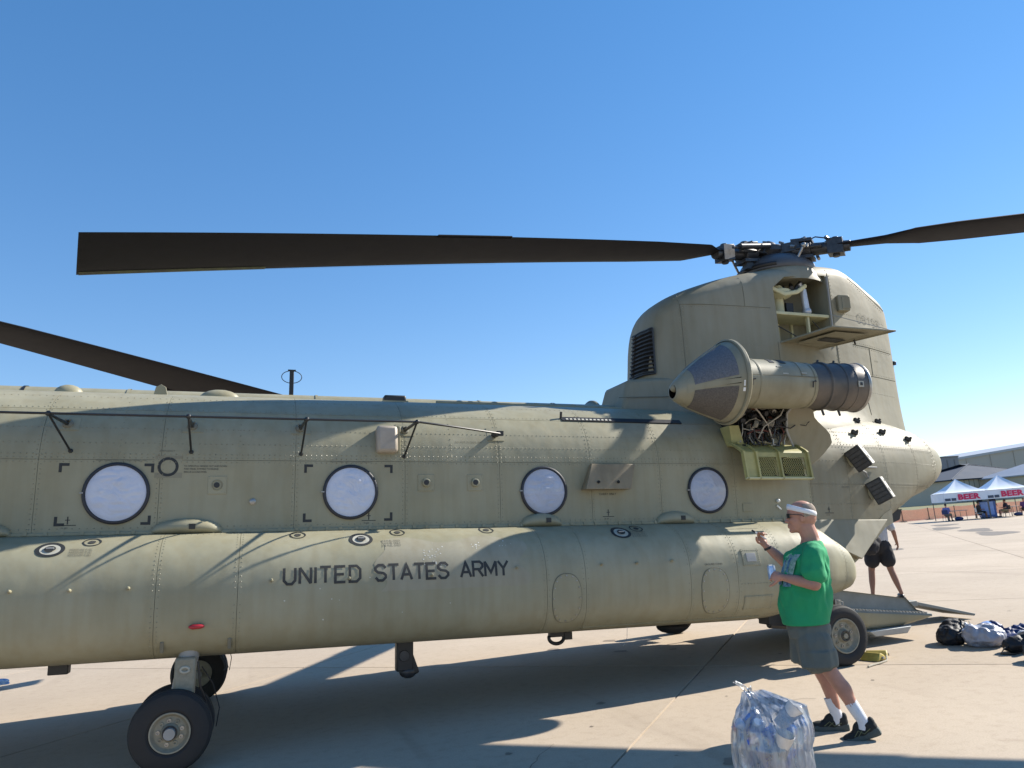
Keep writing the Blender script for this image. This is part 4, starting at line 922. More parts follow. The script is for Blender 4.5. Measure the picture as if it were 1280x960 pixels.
# ---- engines (port, then a mirrored starboard one)
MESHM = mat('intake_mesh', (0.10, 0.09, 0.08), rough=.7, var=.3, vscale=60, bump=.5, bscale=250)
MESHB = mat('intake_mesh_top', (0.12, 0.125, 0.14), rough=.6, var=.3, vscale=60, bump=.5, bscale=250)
EXH = mat('scorched_exhaust', (0.17, 0.145, 0.12), rough=.45, metal=.35, var=.4, vscale=2.2, col2=(0.07, 0.068, 0.068))
NAC = mat('engine_cowl_paint', (.275, .258, .182), rough=.42, var=.08, vscale=3, grime=.2, streak=.12)
def engine(s):
    Y = s * 1.88; AX = Vector((1, s * .02, 0)).normalized(); O = Vector((0, Y - AX.y * 6.3, 3.155))
    q = MB(); q.lathe([(5.62, .02), (5.64, .30), (5.80, .285), (6.2, .285), (6.56, .275), (6.67, .262)], O, AX, n=40); nac = H(q, 'engine_nacelle', NAC, smooth=50)
    q = MB(); q.lathe([(5.9, .288), (5.912, .290), (5.93, .288)], O, AX, n=40); q.lathe([(6.64, .270), (6.67, .272), (6.685, .262)], O, AX, n=40); H(q, 'cowl_band', NAC, nac)
    # cone with ribs and mesh panels: profile of h, r
    T0, T1 = 4.93, 5.60
    def prof(t): return (T0 + (T1 - T0) * t, (.475 if True else 0) * (.10 + .90 * t) ** .72 * (1 - .02 * t))
    OC = O + Vector((0, s * .02, 0)); 
    def cone(t, a, o=0):
        h, r = prof(t); r += o; sag = -.13 * (1 - t) ** 1.3
        return OC + AX * h + Vector((0, 0, 1)) * (cos(a) * r + sag) + Vector((0, 1, 0)) * sin(a) * r
    q = MB(); q.grid(lambda t, a: cone(t, a, -.02), lin(0, 1, 14), lin(0, 2 * pi, 49)); H(q, 'cone_core', DARK, nac)
    q = MB(); q.slab(lambda t, a, o: cone(t, a, o), lin(0, .16, 4), lin(0, 2 * pi, 49), .012); q.ball(cone(0, 0, -.047) + Vector((.03, 0, 0)), (.055, .052, .052)); cn = H(q, 'cone_tip', NAC, nac, smooth=60)
    q = MB(); q.slab(lambda t, a, o: cone(t, a, o), lin(.90, 1.0, 4), lin(0, 2 * pi, 61), .02); q.lathe([(5.59, .470), (5.60, .488), (5.63, .490), (5.65, .475), (5.66, .40), (5.67, .29)], OC, AX, n=56); H(q, 'cone_rim', NAC, nac, smooth=40)
    nb = 4
    for k in range(nb):
        a0 = 2 * pi * k / nb + radians(82 if s < 0 else -82)
        q = MB(); q.slab(lambda t, a, o: cone(t, a0 + (a) / (max(.15, t)) * .5, o + .004), lin(.14, .92, 12), lin(-.10, .10, 3), .015); H(q, 'cone_rib', NAC, nac, smooth=50)
        q = MB(); q.slab(lambda t, a, o: cone(t, a, o), lin(.15, .91, 12), lin(a0 + .08, a0 + 2 * pi / nb - .08, 14), .008); mid = a0 + pi / nb
        H(q, 'cone_shell', NAC, nac, smooth=50)
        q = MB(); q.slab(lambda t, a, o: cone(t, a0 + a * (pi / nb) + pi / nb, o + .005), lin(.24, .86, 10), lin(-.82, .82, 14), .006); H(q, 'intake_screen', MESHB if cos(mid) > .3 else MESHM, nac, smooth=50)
    # labels and handles on the nacelle
    q = MB(); q.slab(lambda t, a, o: cone(t, a, o + .004), (.93, .95), (s * 1.72, s * 1.86), .002); q.slab(lambda t, a, o: cone(t, a, o + .004), (.925, .96), (s * 1.90, s * 1.99), .002); H(q, 'cone_placard', MATS['white_enamel'], nac)
    def nc(h, a, o=0): return O + AX * h + Vector((0, 0, 1)) * cos(a) * (.283 + o) + Vector((0, 1, 0)) * sin(a) * (.283 + o)
    for h in (5.78, 6.58):
        q = MB(); q.path([nc(h, s * 1.85, .01), nc(h, s * 1.62, .014), nc(h + .04, s * 1.60, .01)], .009, 6); H(q, 'cowl_latch', BLK, nac)
    for (h, a) in ((6.15, .95), (6.45, 1.25), (6.2, 1.3)):
        q = MB(); q.slab(lambda u, v, o: nc(u, v, .006 + o), (h, h + .07), (s * a, s * (a + .05)), .004); H(q, 'cowl_placard', WCAP, nac)
    q = MB(); q.slab(lambda u, v, o: nc(u, v, .006 + o), lin(6.1, 6.16, 3), lin(s * .35, s * .75, 5), .006); H(q, 'cowl_grille', BLK, nac); q = MB(); q.slab(lambda u, v, o: nc(u, v, .006 + o), lin(6.24, 6.31, 3), lin(s * .25, s * .75, 5), .006); H(q, 'cowl_grille', BLK, nac)
    q = MB(); q.path([nc(h, s * 1.42, .001) for h in lin(5.8, 6.66, 8)], .004, 5); q.path([nc(6.45, a, .001) for a in lin(s * .2, s * 1.42, 10)], .003, 5); H(q, 'cowl_seam', SEAM, nac)
    # exhaust
    q = MB(); q.lathe([(6.65, .240), (6.72, .262), (6.82, .268), (6.90, .275), (7.10, .28), (7.22, .285), (7.37, .292), (7.39, .288), (7.37, .270), (7.1, .25), (6.8, .2), (6.8, .001)], O, AX, n=44); ex = H(q, 'exhaust_duct', EXH, nac, smooth=40)
    for h in (6.86, 7.07, 7.21):
        q = MB(); q.lathe([(h, .272), (h + .01, .290), (h + .03, .290), (h + .04, .274)], O, AX, n=44); H(q, 'exhaust_band', EXH, ex)
    q = MB(); q.lathe([(7.365, .296), (7.39, .302), (7.405, .296), (7.40, .282)], O, AX, n=44); H(q, 'exhaust_lip', STEEL, ex)
    q = MB(); q.box(O + AX * 7.24 + Vector((0, s * .293, -.02)), (.07, .012, .07)); H(q, 'exhaust_plate', WCAP, ex)
    q = MB(); q.box(O + AX * 7.24 + Vector((0, s * .300, -.02)), (.03, .012, .035)); H(q, 'exhaust_bolt', BLK, ex)
    for h in (6.9, 7.13): 
        q = MB(); q.tube(O + AX * h + Vector((0, 0, -.28)), O + AX * (h + .02) + Vector((0, 0, -.35)), .014); q.tube(O + AX * h + Vector((0, 0, .27)), O + AX * (h + .02) + Vector((0, 0, .32)), .014); H(q, 'exhaust_clip', GUN, ex)
    # drive shaft fairing to the pylon
    q = MB(); q.tube(O + AX * 6.15 + Vector((0, -s * .2, -.02)), (6.2, s * .55, 3.2), .17, .24, 20); q.box((6.6, s * 1.15, 3.1), (.8, 1.1, .12), (s * .10, 0, 0)); q.box((7.1, s * 1.2, 3.02), (.5, 1.0, .10), (s * .10, 0, 0)); H(q, 'engine_mount_fairing', CARC2, bevel=.02)
engine(-1); engine(1)
# ---- open engine bay on the port side: backing, pipes, side plates, lowered mesh door
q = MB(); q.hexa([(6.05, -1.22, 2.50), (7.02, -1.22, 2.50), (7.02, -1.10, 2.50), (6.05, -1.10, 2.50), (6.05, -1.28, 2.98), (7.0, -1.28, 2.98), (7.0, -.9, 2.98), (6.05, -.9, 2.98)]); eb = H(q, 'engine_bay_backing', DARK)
rd = random.Random(21)
PM = [STEEL, GUN, BLK, mat('bay_dull_aluminium', (.4, .38, .34), rough=.45, metal=.5), mat('bay_dark_hose', (.03, .03, .032), rough=.6), mat('bay_red_tube', (.12, .035, .025), rough=.5), mat('bay_tan_tube', (.3, .25, .15), rough=.5)]
PWT = [0, 1, 1, 1, 2, 3, 3, 4, 4, 4, 4, 2, 0, 1, 3, 5, 6]
for i in range(70):
    q = MB(); x = rd.uniform(6.10, 6.95); z = rd.uniform(2.56, 2.96)
    if x > 6.6 and z < 2.72: x -= .45
    P = [Vector((x, -1.30 - rd.uniform(0, .22), z))]
    vert = rd.random() < .6
    for k in range(4):
        st = Vector((rd.uniform(-.05, .05), rd.uniform(-.03, .03), rd.uniform(-.11, -.05))) if vert else Vector((rd.uniform(.04, .12), rd.uniform(-.03, .03), rd.uniform(-.05, .05)))
        n_ = P[-1] + st
        n_.x = min(6.98, max(6.08, n_.x)); n_.z = min(3.0, max(2.5, n_.z)); n_.y = min(-1.26, max(-1.6, n_.y)); P.append(n_)
    q.path(P, rd.uniform(.004, .011), 7)
    if rd.random() < .6: q.ball(P[2], rd.uniform(.010, .02), 8, 6)
    H(q, 'bay_pipe', PM[rd.choice(PWT)], eb)
for i in range(26):
    q = MB(); c = Vector((rd.uniform(6.12, 6.60), -1.33 - rd.uniform(0, .2), rd.uniform(2.72, 2.98)))
    if rd.random() < .5: q.box(c, (rd.uniform(.03, .09), .05, rd.uniform(.03, .08)), (rd.uniform(-1, 1), rd.uniform(-1, 1), rd.uniform(-1, 1)))
    else: q.tube(c, c + Vector((rd.uniform(-.05, .05), -.06, rd.uniform(-.05, .05))), rd.uniform(.012, .035), n=10)
    H(q, 'bay_fitting', PM[rd.choice(PWT)], eb)
q = MB(); q.path([(6.13, -1.60, 2.98), (6.25, -1.58, 2.88), (6.42, -1.5, 2.74), (6.5, -1.45, 2.56)], .010, 8); q.path([(6.62, -1.6, 2.98), (6.55, -1.58, 2.85), (6.36, -1.5, 2.72), (6.3, -1.45, 2.58)], .009, 8); H(q, 'bay_brace', PM[3], eb)
q = MB(); q.hexa([(6.56, -1.42, 2.34), (6.90, -1.42, 2.34), (6.90, -1.25, 2.34), (6.56, -1.25, 2.34), (6.56, -1.38, 2.66), (6.90, -1.38, 2.66), (6.90, -1.2, 2.66), (6.56, -1.2, 2.66)]); H(q, 'bay_lower_cover', CARC2, eb, bevel=.008)
# curved aft plate, seen face on with its S shaped edge
def aft_plate(u, t, o):
    z = 2.22 + .82 * u
    xl = interp([(0, 7.12), (.3, 6.92), (.55, 6.78), (.8, 6.74), (1.0, 6.86)], u) ; xr_ = interp([(0, 7.14), (.2, 7.38), (.4, 7.52), (.55, 7.46), (.75, 7.20), (1.0, 7.10)], u)
    y = -1.36 - .30 * u ** 1.3 + .05 * t
    return Vector((xl + (xr_ - xl) * t - .1, y - o, z))
q = MB(); q.slab(aft_plate, lin(0, 1, 18), lin(0, 1, 8), .018); H(q, 'aft_bay_plate', CARC2, eb, smooth=60)
q = MB(); q.path([aft_plate(u, 0, .004) for u in lin(.25, 1, 16)], .014, 8); H(q, 'plate_edge', GREY, eb)
# forward yellow-green side strip
q = MB(); q.hexa([(5.99, -1.36, 2.50), (6.12, -1.42, 2.50), (6.12, -1.30, 2.50), (5.99, -1.24, 2.50), (5.94, -1.40, 2.74), (6.05, -1.44, 2.74), (6.05, -1.2, 2.74), (5.94, -1.2, 2.74)]); H(q, 'bay_side_strip', ZINC, eb, bevel=.004)
# lowered door: sloping upper part + vertical lower part
def dsurf(u, v, o):
    x = 5.95 + 1.02 * u + .10 * (1 - min(1, v / .45)) * 0
    x0 = 5.93 + .02 * v; x1 = 6.86 + .02 * v
    x = x0 + (x1 - x0) * u
    if v < .38: t = v / .38; y = -1.34 - .26 * t ** .8; z = 2.535 - .13 * t
    else: t = (v - .38) / .62; y = -1.60 - .03 * t; z = 2.405 - .33 * t
    return Vector((x, y - o, z + o * .3))
def dpanel(u0, u1, v0, v1, off, t, mt, name, par, nu=4, nv=6):
    q = MB(); q.slab(lambda u, v, o: dsurf(u, v, off + o), lin(u0, u1, nu), lin(v0, v1, nv), t); return H(q, name, mt, par, smooth=30)
dr = dpanel(0, 1, 0, .40, 0, .012, ZINC, 'cowl_door', None, 4, 9)
for (u0, u1, v0, v1) in ((0, 1, .40, .50), (0, 1, .92, 1.0), (0, .19, .5, .92), (.50, .58, .5, .92), (.93, 1, .5, .92)): dpanel(u0, u1, v0, v1, 0, .012, ZINC, 'door_frame', dr)
for (u, nm) in ((.01, 0), (.19, 0), (.53, 0), (.97, 0)): dpanel(u, u + .025, 0, 1, .03, .03, ZINC, 'door_rib', dr, 2, 16)
dpanel(0, 1, .975, 1.0, .03, .03, mat('pale_green_edge', (.5, .5, .32), rough=.5), 'door_lip', dr, 3, 2); dpanel(0, 1, .0, .02, .02, .03, ZINC, 'door_hinge_strip', dr, 3, 2)
for (u0, u1) in ((.20, .50), (.585, .93)):
    q = MB(); n = 13; w_ = .0042
    m_ = 11
    for k in range(-m_, m_ + 1):
        for sg in (-1, 1):
            pts = []
            for i in range(25):
                v = .5 + .42 * i / 24; u = (u0 + u1) / 2 + (k / m_) * (u1 - u0) + sg * (v - .71) * .42
                cu = (u - (u0 + u1) / 2) / ((u1 - u0) / 2); cv = (v - .71) / .21
                if abs(cu) <= 1 and abs(cv) <= 1 and abs(cu) ** 4 + abs(cv) ** 4 < 1.1: pts.append(dsurf(u, v, .004))
            if len(pts) >= 2: q.path(pts, w_ * .8, 4, cap=False)
    H(q, 'door_mesh', ZINC, dr, kind='stuff')
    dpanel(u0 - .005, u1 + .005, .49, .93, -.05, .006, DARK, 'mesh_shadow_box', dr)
for u in (.1, .35, .75): 
    q = MB(); q.tube(dsurf(u, .05, .03), dsurf(u, .05, .05), .018, .018, 8); H(q, 'door_stud', ZINC, dr)
text_on(lambda a, b, o: dsurf(a, b, .008 + o), 'INSPECT', 0, 0, .001, FADBLK, 'door_text') if False else None
H(RV, 'rivets', RIV, kind='stuff', smooth=0)
# ---- landing gear
def w2H(p): return w2b(*p)
def wheel(xw, yw, s, parent, r=.325, wd=.21, name='wheel', k_=.84):
    c = Vector((xw, yw, r)); ax = Vector((0, s, 0)); cb = w2H(c)
    q = MB(); h = wd / 2
    q.lathe([(-h * .8, .185 * k_), (-h, .22 * k_), (-h * 1.02, .26), (-h * .88, .300), (-h * .6, .318), (-h * .5, .312), (-h * .44, .324), (-h * .12, .327), (-h * .08, .318), (h * .08, .318), (h * .12, .327), (h * .44, .324), (h * .5, .312), (h * .6, .318), (h * .88, .300), (h * 1.02, .26), (h, .22 * k_), (h * .8, .185 * k_)], cb, ax, n=56)
    ty = H(q, name, RUB, parent, smooth=30)
    q = MB(); q.lathe([(h * .78, .195 * k_), (h * .95, .190 * k_), (h * .95, .178 * k_), (h * .7, .165 * k_), (h * .55, .15 * k_), (h * .60, .075), (h * .9, .06), (h * .9, .045), (h * .7, .043), (h * .7, .03), (h * 1.0, .028), (h * 1.0, .001)], cb, ax, n=48)
    q.lathe([(-h * .6, .19), (-h * .6, .001)], cb, ax, n=24)
    rim = H(q, 'wheel_rim', RIMM, ty, smooth=35)
    for k in range(9):
        a = 2 * pi * k / 9 + .3; q = MB(); c2 = cb + Vector((0, s * h * .57, 0)) + Vector((cos(a) * .112 * k_, 0, sin(a) * .112 * k_)); q.lathe([(0, .019), (.012, .017), (.012, .010), (.002, .008), (.002, .001)], c2, ax, n=10); H(q, 'rim_bolt', RIMM if k % 2 else STEEL, ty)
    q = MB(); q.lathe([(h * .62, .062), (h * .93, .060), (h * .93, .044)], cb, ax, n=24); H(q, 'hub_ring', BLK, ty)
    return ty
def gear_fwd(s):
    Y = s * 1.65
    q = MB(); a = w2H((0, Y, .325)); q.tube(a - Vector((0, .32, 0)), a + Vector((0, .32, 0)), .045, n=14); q.tube(a, Vector((.10, Y, .62)), .075, .085, 16); lg = H(q, 'forward_gear_strut', GREY)
    q = MB(); q.box((.07, s * 1.72, .37), (.17, .10, .34)); H(q, 'gear_drag_link', RIMM, lg, bevel=.02)
    q = MB(); q.path([(.07 + .035 * cos(t), s * 1.775, .44 + .022 * sin(t)) for t in lin(0, 2 * pi, 15)], .011, 6, cap=False); q.box((.07, s * 1.775, .235), (.15, .03, .03)); H(q, 'link_eye', WCAP, lg)
    q = MB(); q.path([(.17, s * 1.74, .5), (.20, s * 1.76, .3), (.26, s * 1.7, .12)], .009, 6); q.path([(.40, s * 1.78, .5), (.42, s * 1.8, .44), (.38, s * 1.8, .42)], .004, 5); q.path([(.2, s * 1.7, .45), (.3, s * 1.7, .3), (.36, s * 1.7, .1), (.34, s * 1.7, -.05)], .005, 5); H(q, 'brake_hose', BLK, lg)
    wheel(0, s * 1.82, s, heli, name='tyre'); wheel(0, s * 1.50, s, heli, name='tyre')
gear_fwd(-1); gear_fwd(1)
def gear_aft(s):
    Y = s * 1.83; a = w2H((6.86, Y, .325))
    q = MB(); q.tube(a + Vector((0, s * .02, 0)), a - Vector((0, s * .28, 0)), .04, n=12); q.tube(a - Vector((0, s * .24, 0)), (6.75, s * 1.55, .85), .06, .07, 14); q.tube(a - Vector((0, s * .24, 0)), (6.4, s * 1.5, .6), .04); lg = H(q, 'aft_gear_strut', GREY)
    q = MB(); q.box((7.02, s * 1.62, .60), (.08, .08, .18)); q.tube((6.99, s * 1.68, .62), (7.08, s * 1.70, .55), .018); q.tube((7.0, s * 1.66, .48), (7.12, s * 1.7, .48), .012); q.path([(6.95, s * 1.6, .7), (7.05, s * 1.7, .66), (7.02, s * 1.7, .5)], .012, 6); H(q, 'gear_linkage', STEEL, lg)
    q = MB(); q.box((6.45, s * 1.4, .50), (.55, .2, .12)); q.tube((6.2, s * 1.45, .45), (6.7, s * 1.45, .40), .05); q.box((6.62, s * 1.5, .46), (.14, .12, .1)); H(q, 'gear_well_gear', BLK, lg, bevel=.01)
    wheel(6.86, Y, s, heli, wd=.22, name='tyre', k_=.98)
gear_aft(-1); gear_aft(1)
# ---- lowered ramp (coordinates on the ground frame, then into the airframe's)
RM = mat('ramp_grey_floor', (.24, .25, .235), rough=.6, var=.1, vscale=8, grime=.2)
def rz_(x): return .53 - (x - 7.39) * .085
q = MB(); q.hexa([(7.25, -1.10, rz_(7.25) - .05), (8.95, -1.10, rz_(8.95) - .04), (8.95, 1.10, rz_(8.95) - .04), (7.25, 1.10, rz_(7.25) - .05), (7.25, -1.10, rz_(7.25)), (8.95, -1.10, rz_(8.95)), (8.95, 1.10, rz_(8.95)), (7.25, 1.10, rz_(7.25))])
ramp = H(q, 'ramp', RM, bevel=.006)
for s in (-1, 1):
    q = MB(); q.slab(lambda x, t, o, s=s: Vector((x, s * (1.02 + .0) - s * o, rz_(x) + .01 + t * interp([(7.3, .235), (8.66, .16), (8.74, .03), (8.9, .0)], x))), lin(7.3, 8.9, 12), lin(0, 1, 3), .03); H(q, 'ramp_side_curb', RM, ramp, bevel=.004)
    q = MB()
    for i in range(30): q.box((7.35 + .052 * i, s * 1.09, rz_(7.35 + .052 * i) + .006), (.03, .02, .016))
    H(q, 'ramp_edge_fasteners', STEEL, ramp, kind='stuff')
for i in range(8):
    q = MB(); q.box((8.1, -.9 + .26 * i, rz_(8.1) + .008), (1.5, .03, .012), (0, .095, 0)); H(q, 'ramp_tread', RM, ramp)
def belly(x, v):
    t = (x - 7.3) / 1.62; d = .34 * (.45 + .55 * min(1, t * 3)) * (1 - t ** 2.2) ** .7 if t < 1 else 0; a = v * pi
    return Vector((x, -1.13 * cos(a) ** 1 if abs(cos(a)) < .999 else -1.13 * (1 if cos(a) > 0 else -1), rz_(x) - .03 - d * sin(a) ** .45))
q = MB(); q.grid(belly, lin(7.3, 8.92, 22), lin(0, 1, 25)); H(q, 'ramp_belly', CARC, ramp, smooth=50)
q = MB(); q.hexa([(8.0, -1.12, .165), (8.50, -1.12, .18), (8.50, -.7, .18), (8.0, -.7, .165), (7.88, -1.16, .235), (8.54, -1.16, .27), (8.54, -.7, .27), (7.88, -.7, .235)]); H(q, 'ramp_skid', mat('pale_grey_plastic', (.42, .45, .46), rough=.5), ramp, bevel=.01)
q = MB(); q.hexa([w2b(9.6, -.15, .28), w2b(10.5, -.35, .04), w2b(10.5, .2, .04), w2b(9.6, .4, .28), w2b(9.6, -.15, .33), w2b(10.53, -.35, .07), w2b(10.53, .2, .07), w2b(9.6, .4, .33)])
q.hexa([w2b(8.7, -.25, .30), w2b(9.65, -.2, .25), w2b(9.65, -.05, .25), w2b(8.7, -.1, .30), w2b(8.7, -.25, .36), w2b(9.65, -.2, .33), w2b(9.65, -.05, .33), w2b(8.7, -.1, .36)])
H(q, 'ramp_toe_plate', RM, ramp, bevel=.006)
# ================================================================== PEOPLE
SKIN = mat('reddish_skin', (0.44, 0.22, 0.155), rough=.5, var=.2, vscale=7, spec=.35, bump=.05, bscale=80)  # reddish skin tone, slightly mottled
SKIN2 = mat('tan_skin', (0.26, 0.14, 0.10), rough=.5, var=.08, vscale=7, spec=.35)
def vox(name, parts, size, material, parent, smooth_it=6, disp=None, subdiv=0):
    """closed primitives -> one continuous skin"""
    q = MB()
    for f in parts: f(q)
    me = q.mesh(name, 0); me.materials.append(material)
    ob = bpy.data.objects.new(name, me); COL.objects.link(ob)
    md = ob.modifiers.new('r', 'REMESH'); md.mode = 'VOXEL'; md.voxel_size = size; md.use_smooth_shade = True
    if smooth_it:
        sm_ = ob.modifiers.new('s', 'SMOOTH'); sm_.iterations = smooth_it; sm_.factor = .5
    baked(ob)
    if disp:
        me = ob.data; me.calc_loop_triangles()
        nrm = [v.normal.copy() for v in me.vertices]
        for v, n_ in zip(me.vertices, nrm): v.co += n_ * disp(v.co)
        me.update()
    ob.data.polygons.foreach_set('use_smooth', [True] * len(ob.data.polygons))
    ob.data.name = name
    if parent: ob.parent = parent
    return ob
def limb(pts, rs, flat=1.0, up=None, n=14, squash=None):
    """tapered, rounded limb through joints, with softened radii"""
    def f(q):
        P = [Vector(p) for p in pts]; PP = []; RR = []
        for i in range(len(P) - 1):
            for k in range(6):
                t = k / 6; PP.append(P[i].lerp(P[i + 1], t)); a, b = rs[i], rs[i + 1]; tt = t * t * (3 - 2 * t); RR.append(a + (b - a) * tt)
        PP.append(P[-1]); RR.append(rs[-1])
        q.path(PP, RR, n, True, flat, up); q.ball(P[0], rs[0] * .98, n, 8); q.ball(P[-1], rs[-1] * .98, n, 8)
    return f
def rings(secs, n=28):
    """torso-like loft: (centre, half width along front-back, half width sideways, exponent)"""
    def f(q):
        vs = []
        for (c, rx, ry, e) in secs:
            for j in range(n):
                a = 2 * pi * j / n; ca, sa_ = cos(a), sin(a)
                vs.append((c[0] + rx * abs(ca) ** e * (1 if ca > 0 else -1), c[1] + ry * abs(sa_) ** e * (1 if sa_ > 0 else -1), c[2]))
        m_ = len(secs); fs = [(i * n + j, i * n + (j + 1) % n, (i + 1) * n + (j + 1) % n, (i + 1) * n + j) for i in range(m_ - 1) for j in range(n)]
        fs += [tuple(range(n)), tuple((m_ - 1) * n + j for j in range(n - 1, -1, -1))]
        q.add(vs, fs)
    return f
def blob(c, r, rot=None, n=18, k=12): return lambda q: q.ball(c, r, n, k, rot)
def head_parts(c, yaw=0.0, pitch=0.0, s=1.0):
    """head looking along +x before the turn; c is its middle"""
    R_ = Matrix.Rotation(yaw, 3, 'Z') @ Matrix.Rotation(-pitch, 3, 'Y'); c = Vector(c)
    def T(x, y, z): return c + R_ @ Vector((x * s, y * s, z * s))
    def e(x, y, z, r, rot=(0, 0, 0)): return blob(T(x, y, z), tuple(v * s for v in r), R_ @ Euler(rot).to_matrix())
    L = [e(-.012, 0, .028, (.096, .074, .088)), e(-.03, 0, .0, (.080, .070, .085)), e(.022, 0, -.03, (.066, .060, .080)), e(.032, 0, -.078, (.052, .046, .036)),
         e(.066, 0, -.098, (.024, .024, .017)), e(.048, 0, -.055, (.045, .040, .035)), e(.050, 0, .03, (.042, .055, .042)), e(.076, 0, .016, (.016, .045, .013)),
         e(.088, 0, -.010, (.014, .011, .030), (0, -.28, 0)), e(.103, 0, -.030, (.013, .013, .011)), e(.094, .011, -.034, (.010, .009, .008)), e(.094, -.011, -.034, (.010, .009, .008)),
         e(.086, 0, -.060, (.013, .024, .0065)), e(.084, 0, -.073, (.013, .021, .007)), e(.060, .036, -.022, (.024, .018, .024)), e(.060, -.036, -.022, (.024, .018, .024))]
    for sg in (-1, 1):
        L += [e(-.008, sg * .071, -.008, (.017, .009, .031), (0, -.15, sg * .35)), e(-.004, sg * .072, -.030, (.010, .008, .012))]
    return L, T, R_
def hand_parts(w, d, up, side, curl=.6, s=1.0, thumb=.7, spread=.0, fingers=None):
    """w wrist, d palm direction, up = back of the hand, side = +1 thumb on the (d x up) side. five finger chains"""
    w = Vector(w); d = Vector(d).normalized(); up = Vector(up); up = (up - d * up.dot(d)).normalized(); lat = d.cross(up) * side
    L = []
    pc = w + d * .045 * s
    Rm = Matrix((d, lat, up)).transposed()
    L.append(blob(pc, (.050 * s, .042 * s, .016 * s), Rm)); L.append(blob(w + d * .02 * s + lat * .018 * s, (.032 * s, .020 * s, .017 * s), Rm)); L.append(limb([w - d * .02 * s, w + d * .02 * s], [.026 * s, .028 * s], flat=.75, up=lat))
    for i, (off, ln, r) in enumerate(((.030, .078, .0090), (.010, .086, .0094), (-.011, .080, .0090), (-.030, .064, .0080))):
        cu = (fingers[i] if fingers else curl); a = 0; p = w + d * .082 * s + lat * off * s - d * abs(off) * .25 * s; pts = [p - d * .02 * s, p]
        for seg in (.42, .33, .25):
            a += cu * (1.15 if seg > .4 else .95); dd = (d * cos(a) - up * sin(a) + lat * off * spread * 4).normalized(); p = p + dd * ln * seg * s; pts.append(p)
        L.append(limb(pts, [r * 1.05 * s, r * s, r * .97 * s, r * .9 * s, r * .78 * s], n=10))
    p = w + d * .022 * s + lat * .030 * s; pts = [p - lat * .012 * s]
    for k, seg in enumerate((.036, .034, .026)):
        b = .55 + thumb * .45 * k; dd = (d * sin(b + .25) + lat * cos(b + .15) * (1 - thumb * .25 * k) - up * (.25 + .35 * thumb * k)).normalized(); p = p + dd * seg * s; pts.append(p)
    L.append(limb(pts, [.014 * s, .0125 * s, .0115 * s, .0095 * s], n=10))
    return L
def shoe(parent, name, ank, d, pitch, mts, s=1.0):
    """ankle point above heel, toe direction d (xy), pitch>0 lifts the heel"""
    ank = Vector(ank); yaw = atan2(d[1], d[0]); R_ = Matrix.Rotation(yaw, 3, 'Z') @ Matrix.Rotation(pitch, 3, 'Y')
    def T(x, y, z): return ank + R_ @ (Vector((x, y, z)) * s)
    def e(x, y, z, r, rot=(0, 0, 0)): return blob(T(x, y, z), tuple(v * s for v in r), R_ @ Euler(rot).to_matrix())
    up_ = vox(name, [e(-.015, 0, -.035, (.055, .040, .05)), e(.045, 0, -.045, (.075, .042, .042)), e(.12, 0, -.060, (.075, .046, .032)), e(.155, 0, -.064, (.05, .044, .026)), e(.05, 0, -.012, (.05, .030, .035), (0, .5, 0)), e(-.045, 0, -.005, (.022, .026, .035)), e(-.005, 0, -.008, (.045, .040, .022))], .006, mts[0], parent, 4)
    q = MB()
    out = [(-.075, .0), (-.07, .028), (-.04, .036), (.03, .034), (.10, .046), (.155, .046), (.195, .026), (.205, 0)]; ring = out + [(x, -y) for x, y in reversed(out[1:-1])]
    n = len(ring); hs_ = [(-.098, .95), (-.095, 1.0), (-.080, 1.03), (-.066, 1.0), (-.060, .93)]
    for h, k in hs_:
        for (x, y) in ring:
            lift = .018 * max(0, (x - .12) / .08) ** 2 + (.012 if x < -.03 and h > -.075 else 0); q.v.append(tuple(T(x * k + .002, y * k, h + lift)))
    for i in range(len(hs_) - 1):
        for j in range(n): q.f.append((i * n + j, i * n + (j + 1) % n, (i + 1) * n + (j + 1) % n, (i + 1) * n + j))
    q.f.append(tuple(range(n))); q.f.append(tuple((len(hs_) - 1) * n + j for j in range(n)))
    q.build('shoe_sole', mts[1], up_, smooth=50)
    for sg in (-1, 1):
        q = MB(); q.path([T(.10, sg * .047, -.055), T(.06, sg * .044, -.025), T(.03, sg * .043, -.055), T(-.02, sg * .043, -.035)], .003, 5); q.path([T(.075, sg * .047, -.060), T(.035, sg * .045, -.03)], .0025, 5); q.build('shoe_stripe', mts[2], up_)
    q = MB()
    for k in range(5): q.path([T(.055 + .018 * k, -.022, -.004 - .0085 * k), T(.058 + .018 * k, 0, .006 - .0095 * k), T(.055 + .018 * k, .022, -.004 - .0085 * k)], .0028, 5)
    q.build('shoe_laces', mts[0], up_, kind='stuff')
    return up_
def wrinkle(sc=9, amp=.004, seed=0, sx=(1, 1, 1)):
    def f(co):
        p = Vector((co.x * sx[0], co.y * sx[1], co.z * sx[2])) * sc + Vector((seed, seed * 2, 0))
        r = 1 - abs(noise.noise(p)) * 2.2
        return amp * r + amp * .7 * noise.noise(p * 2.3)
    return f
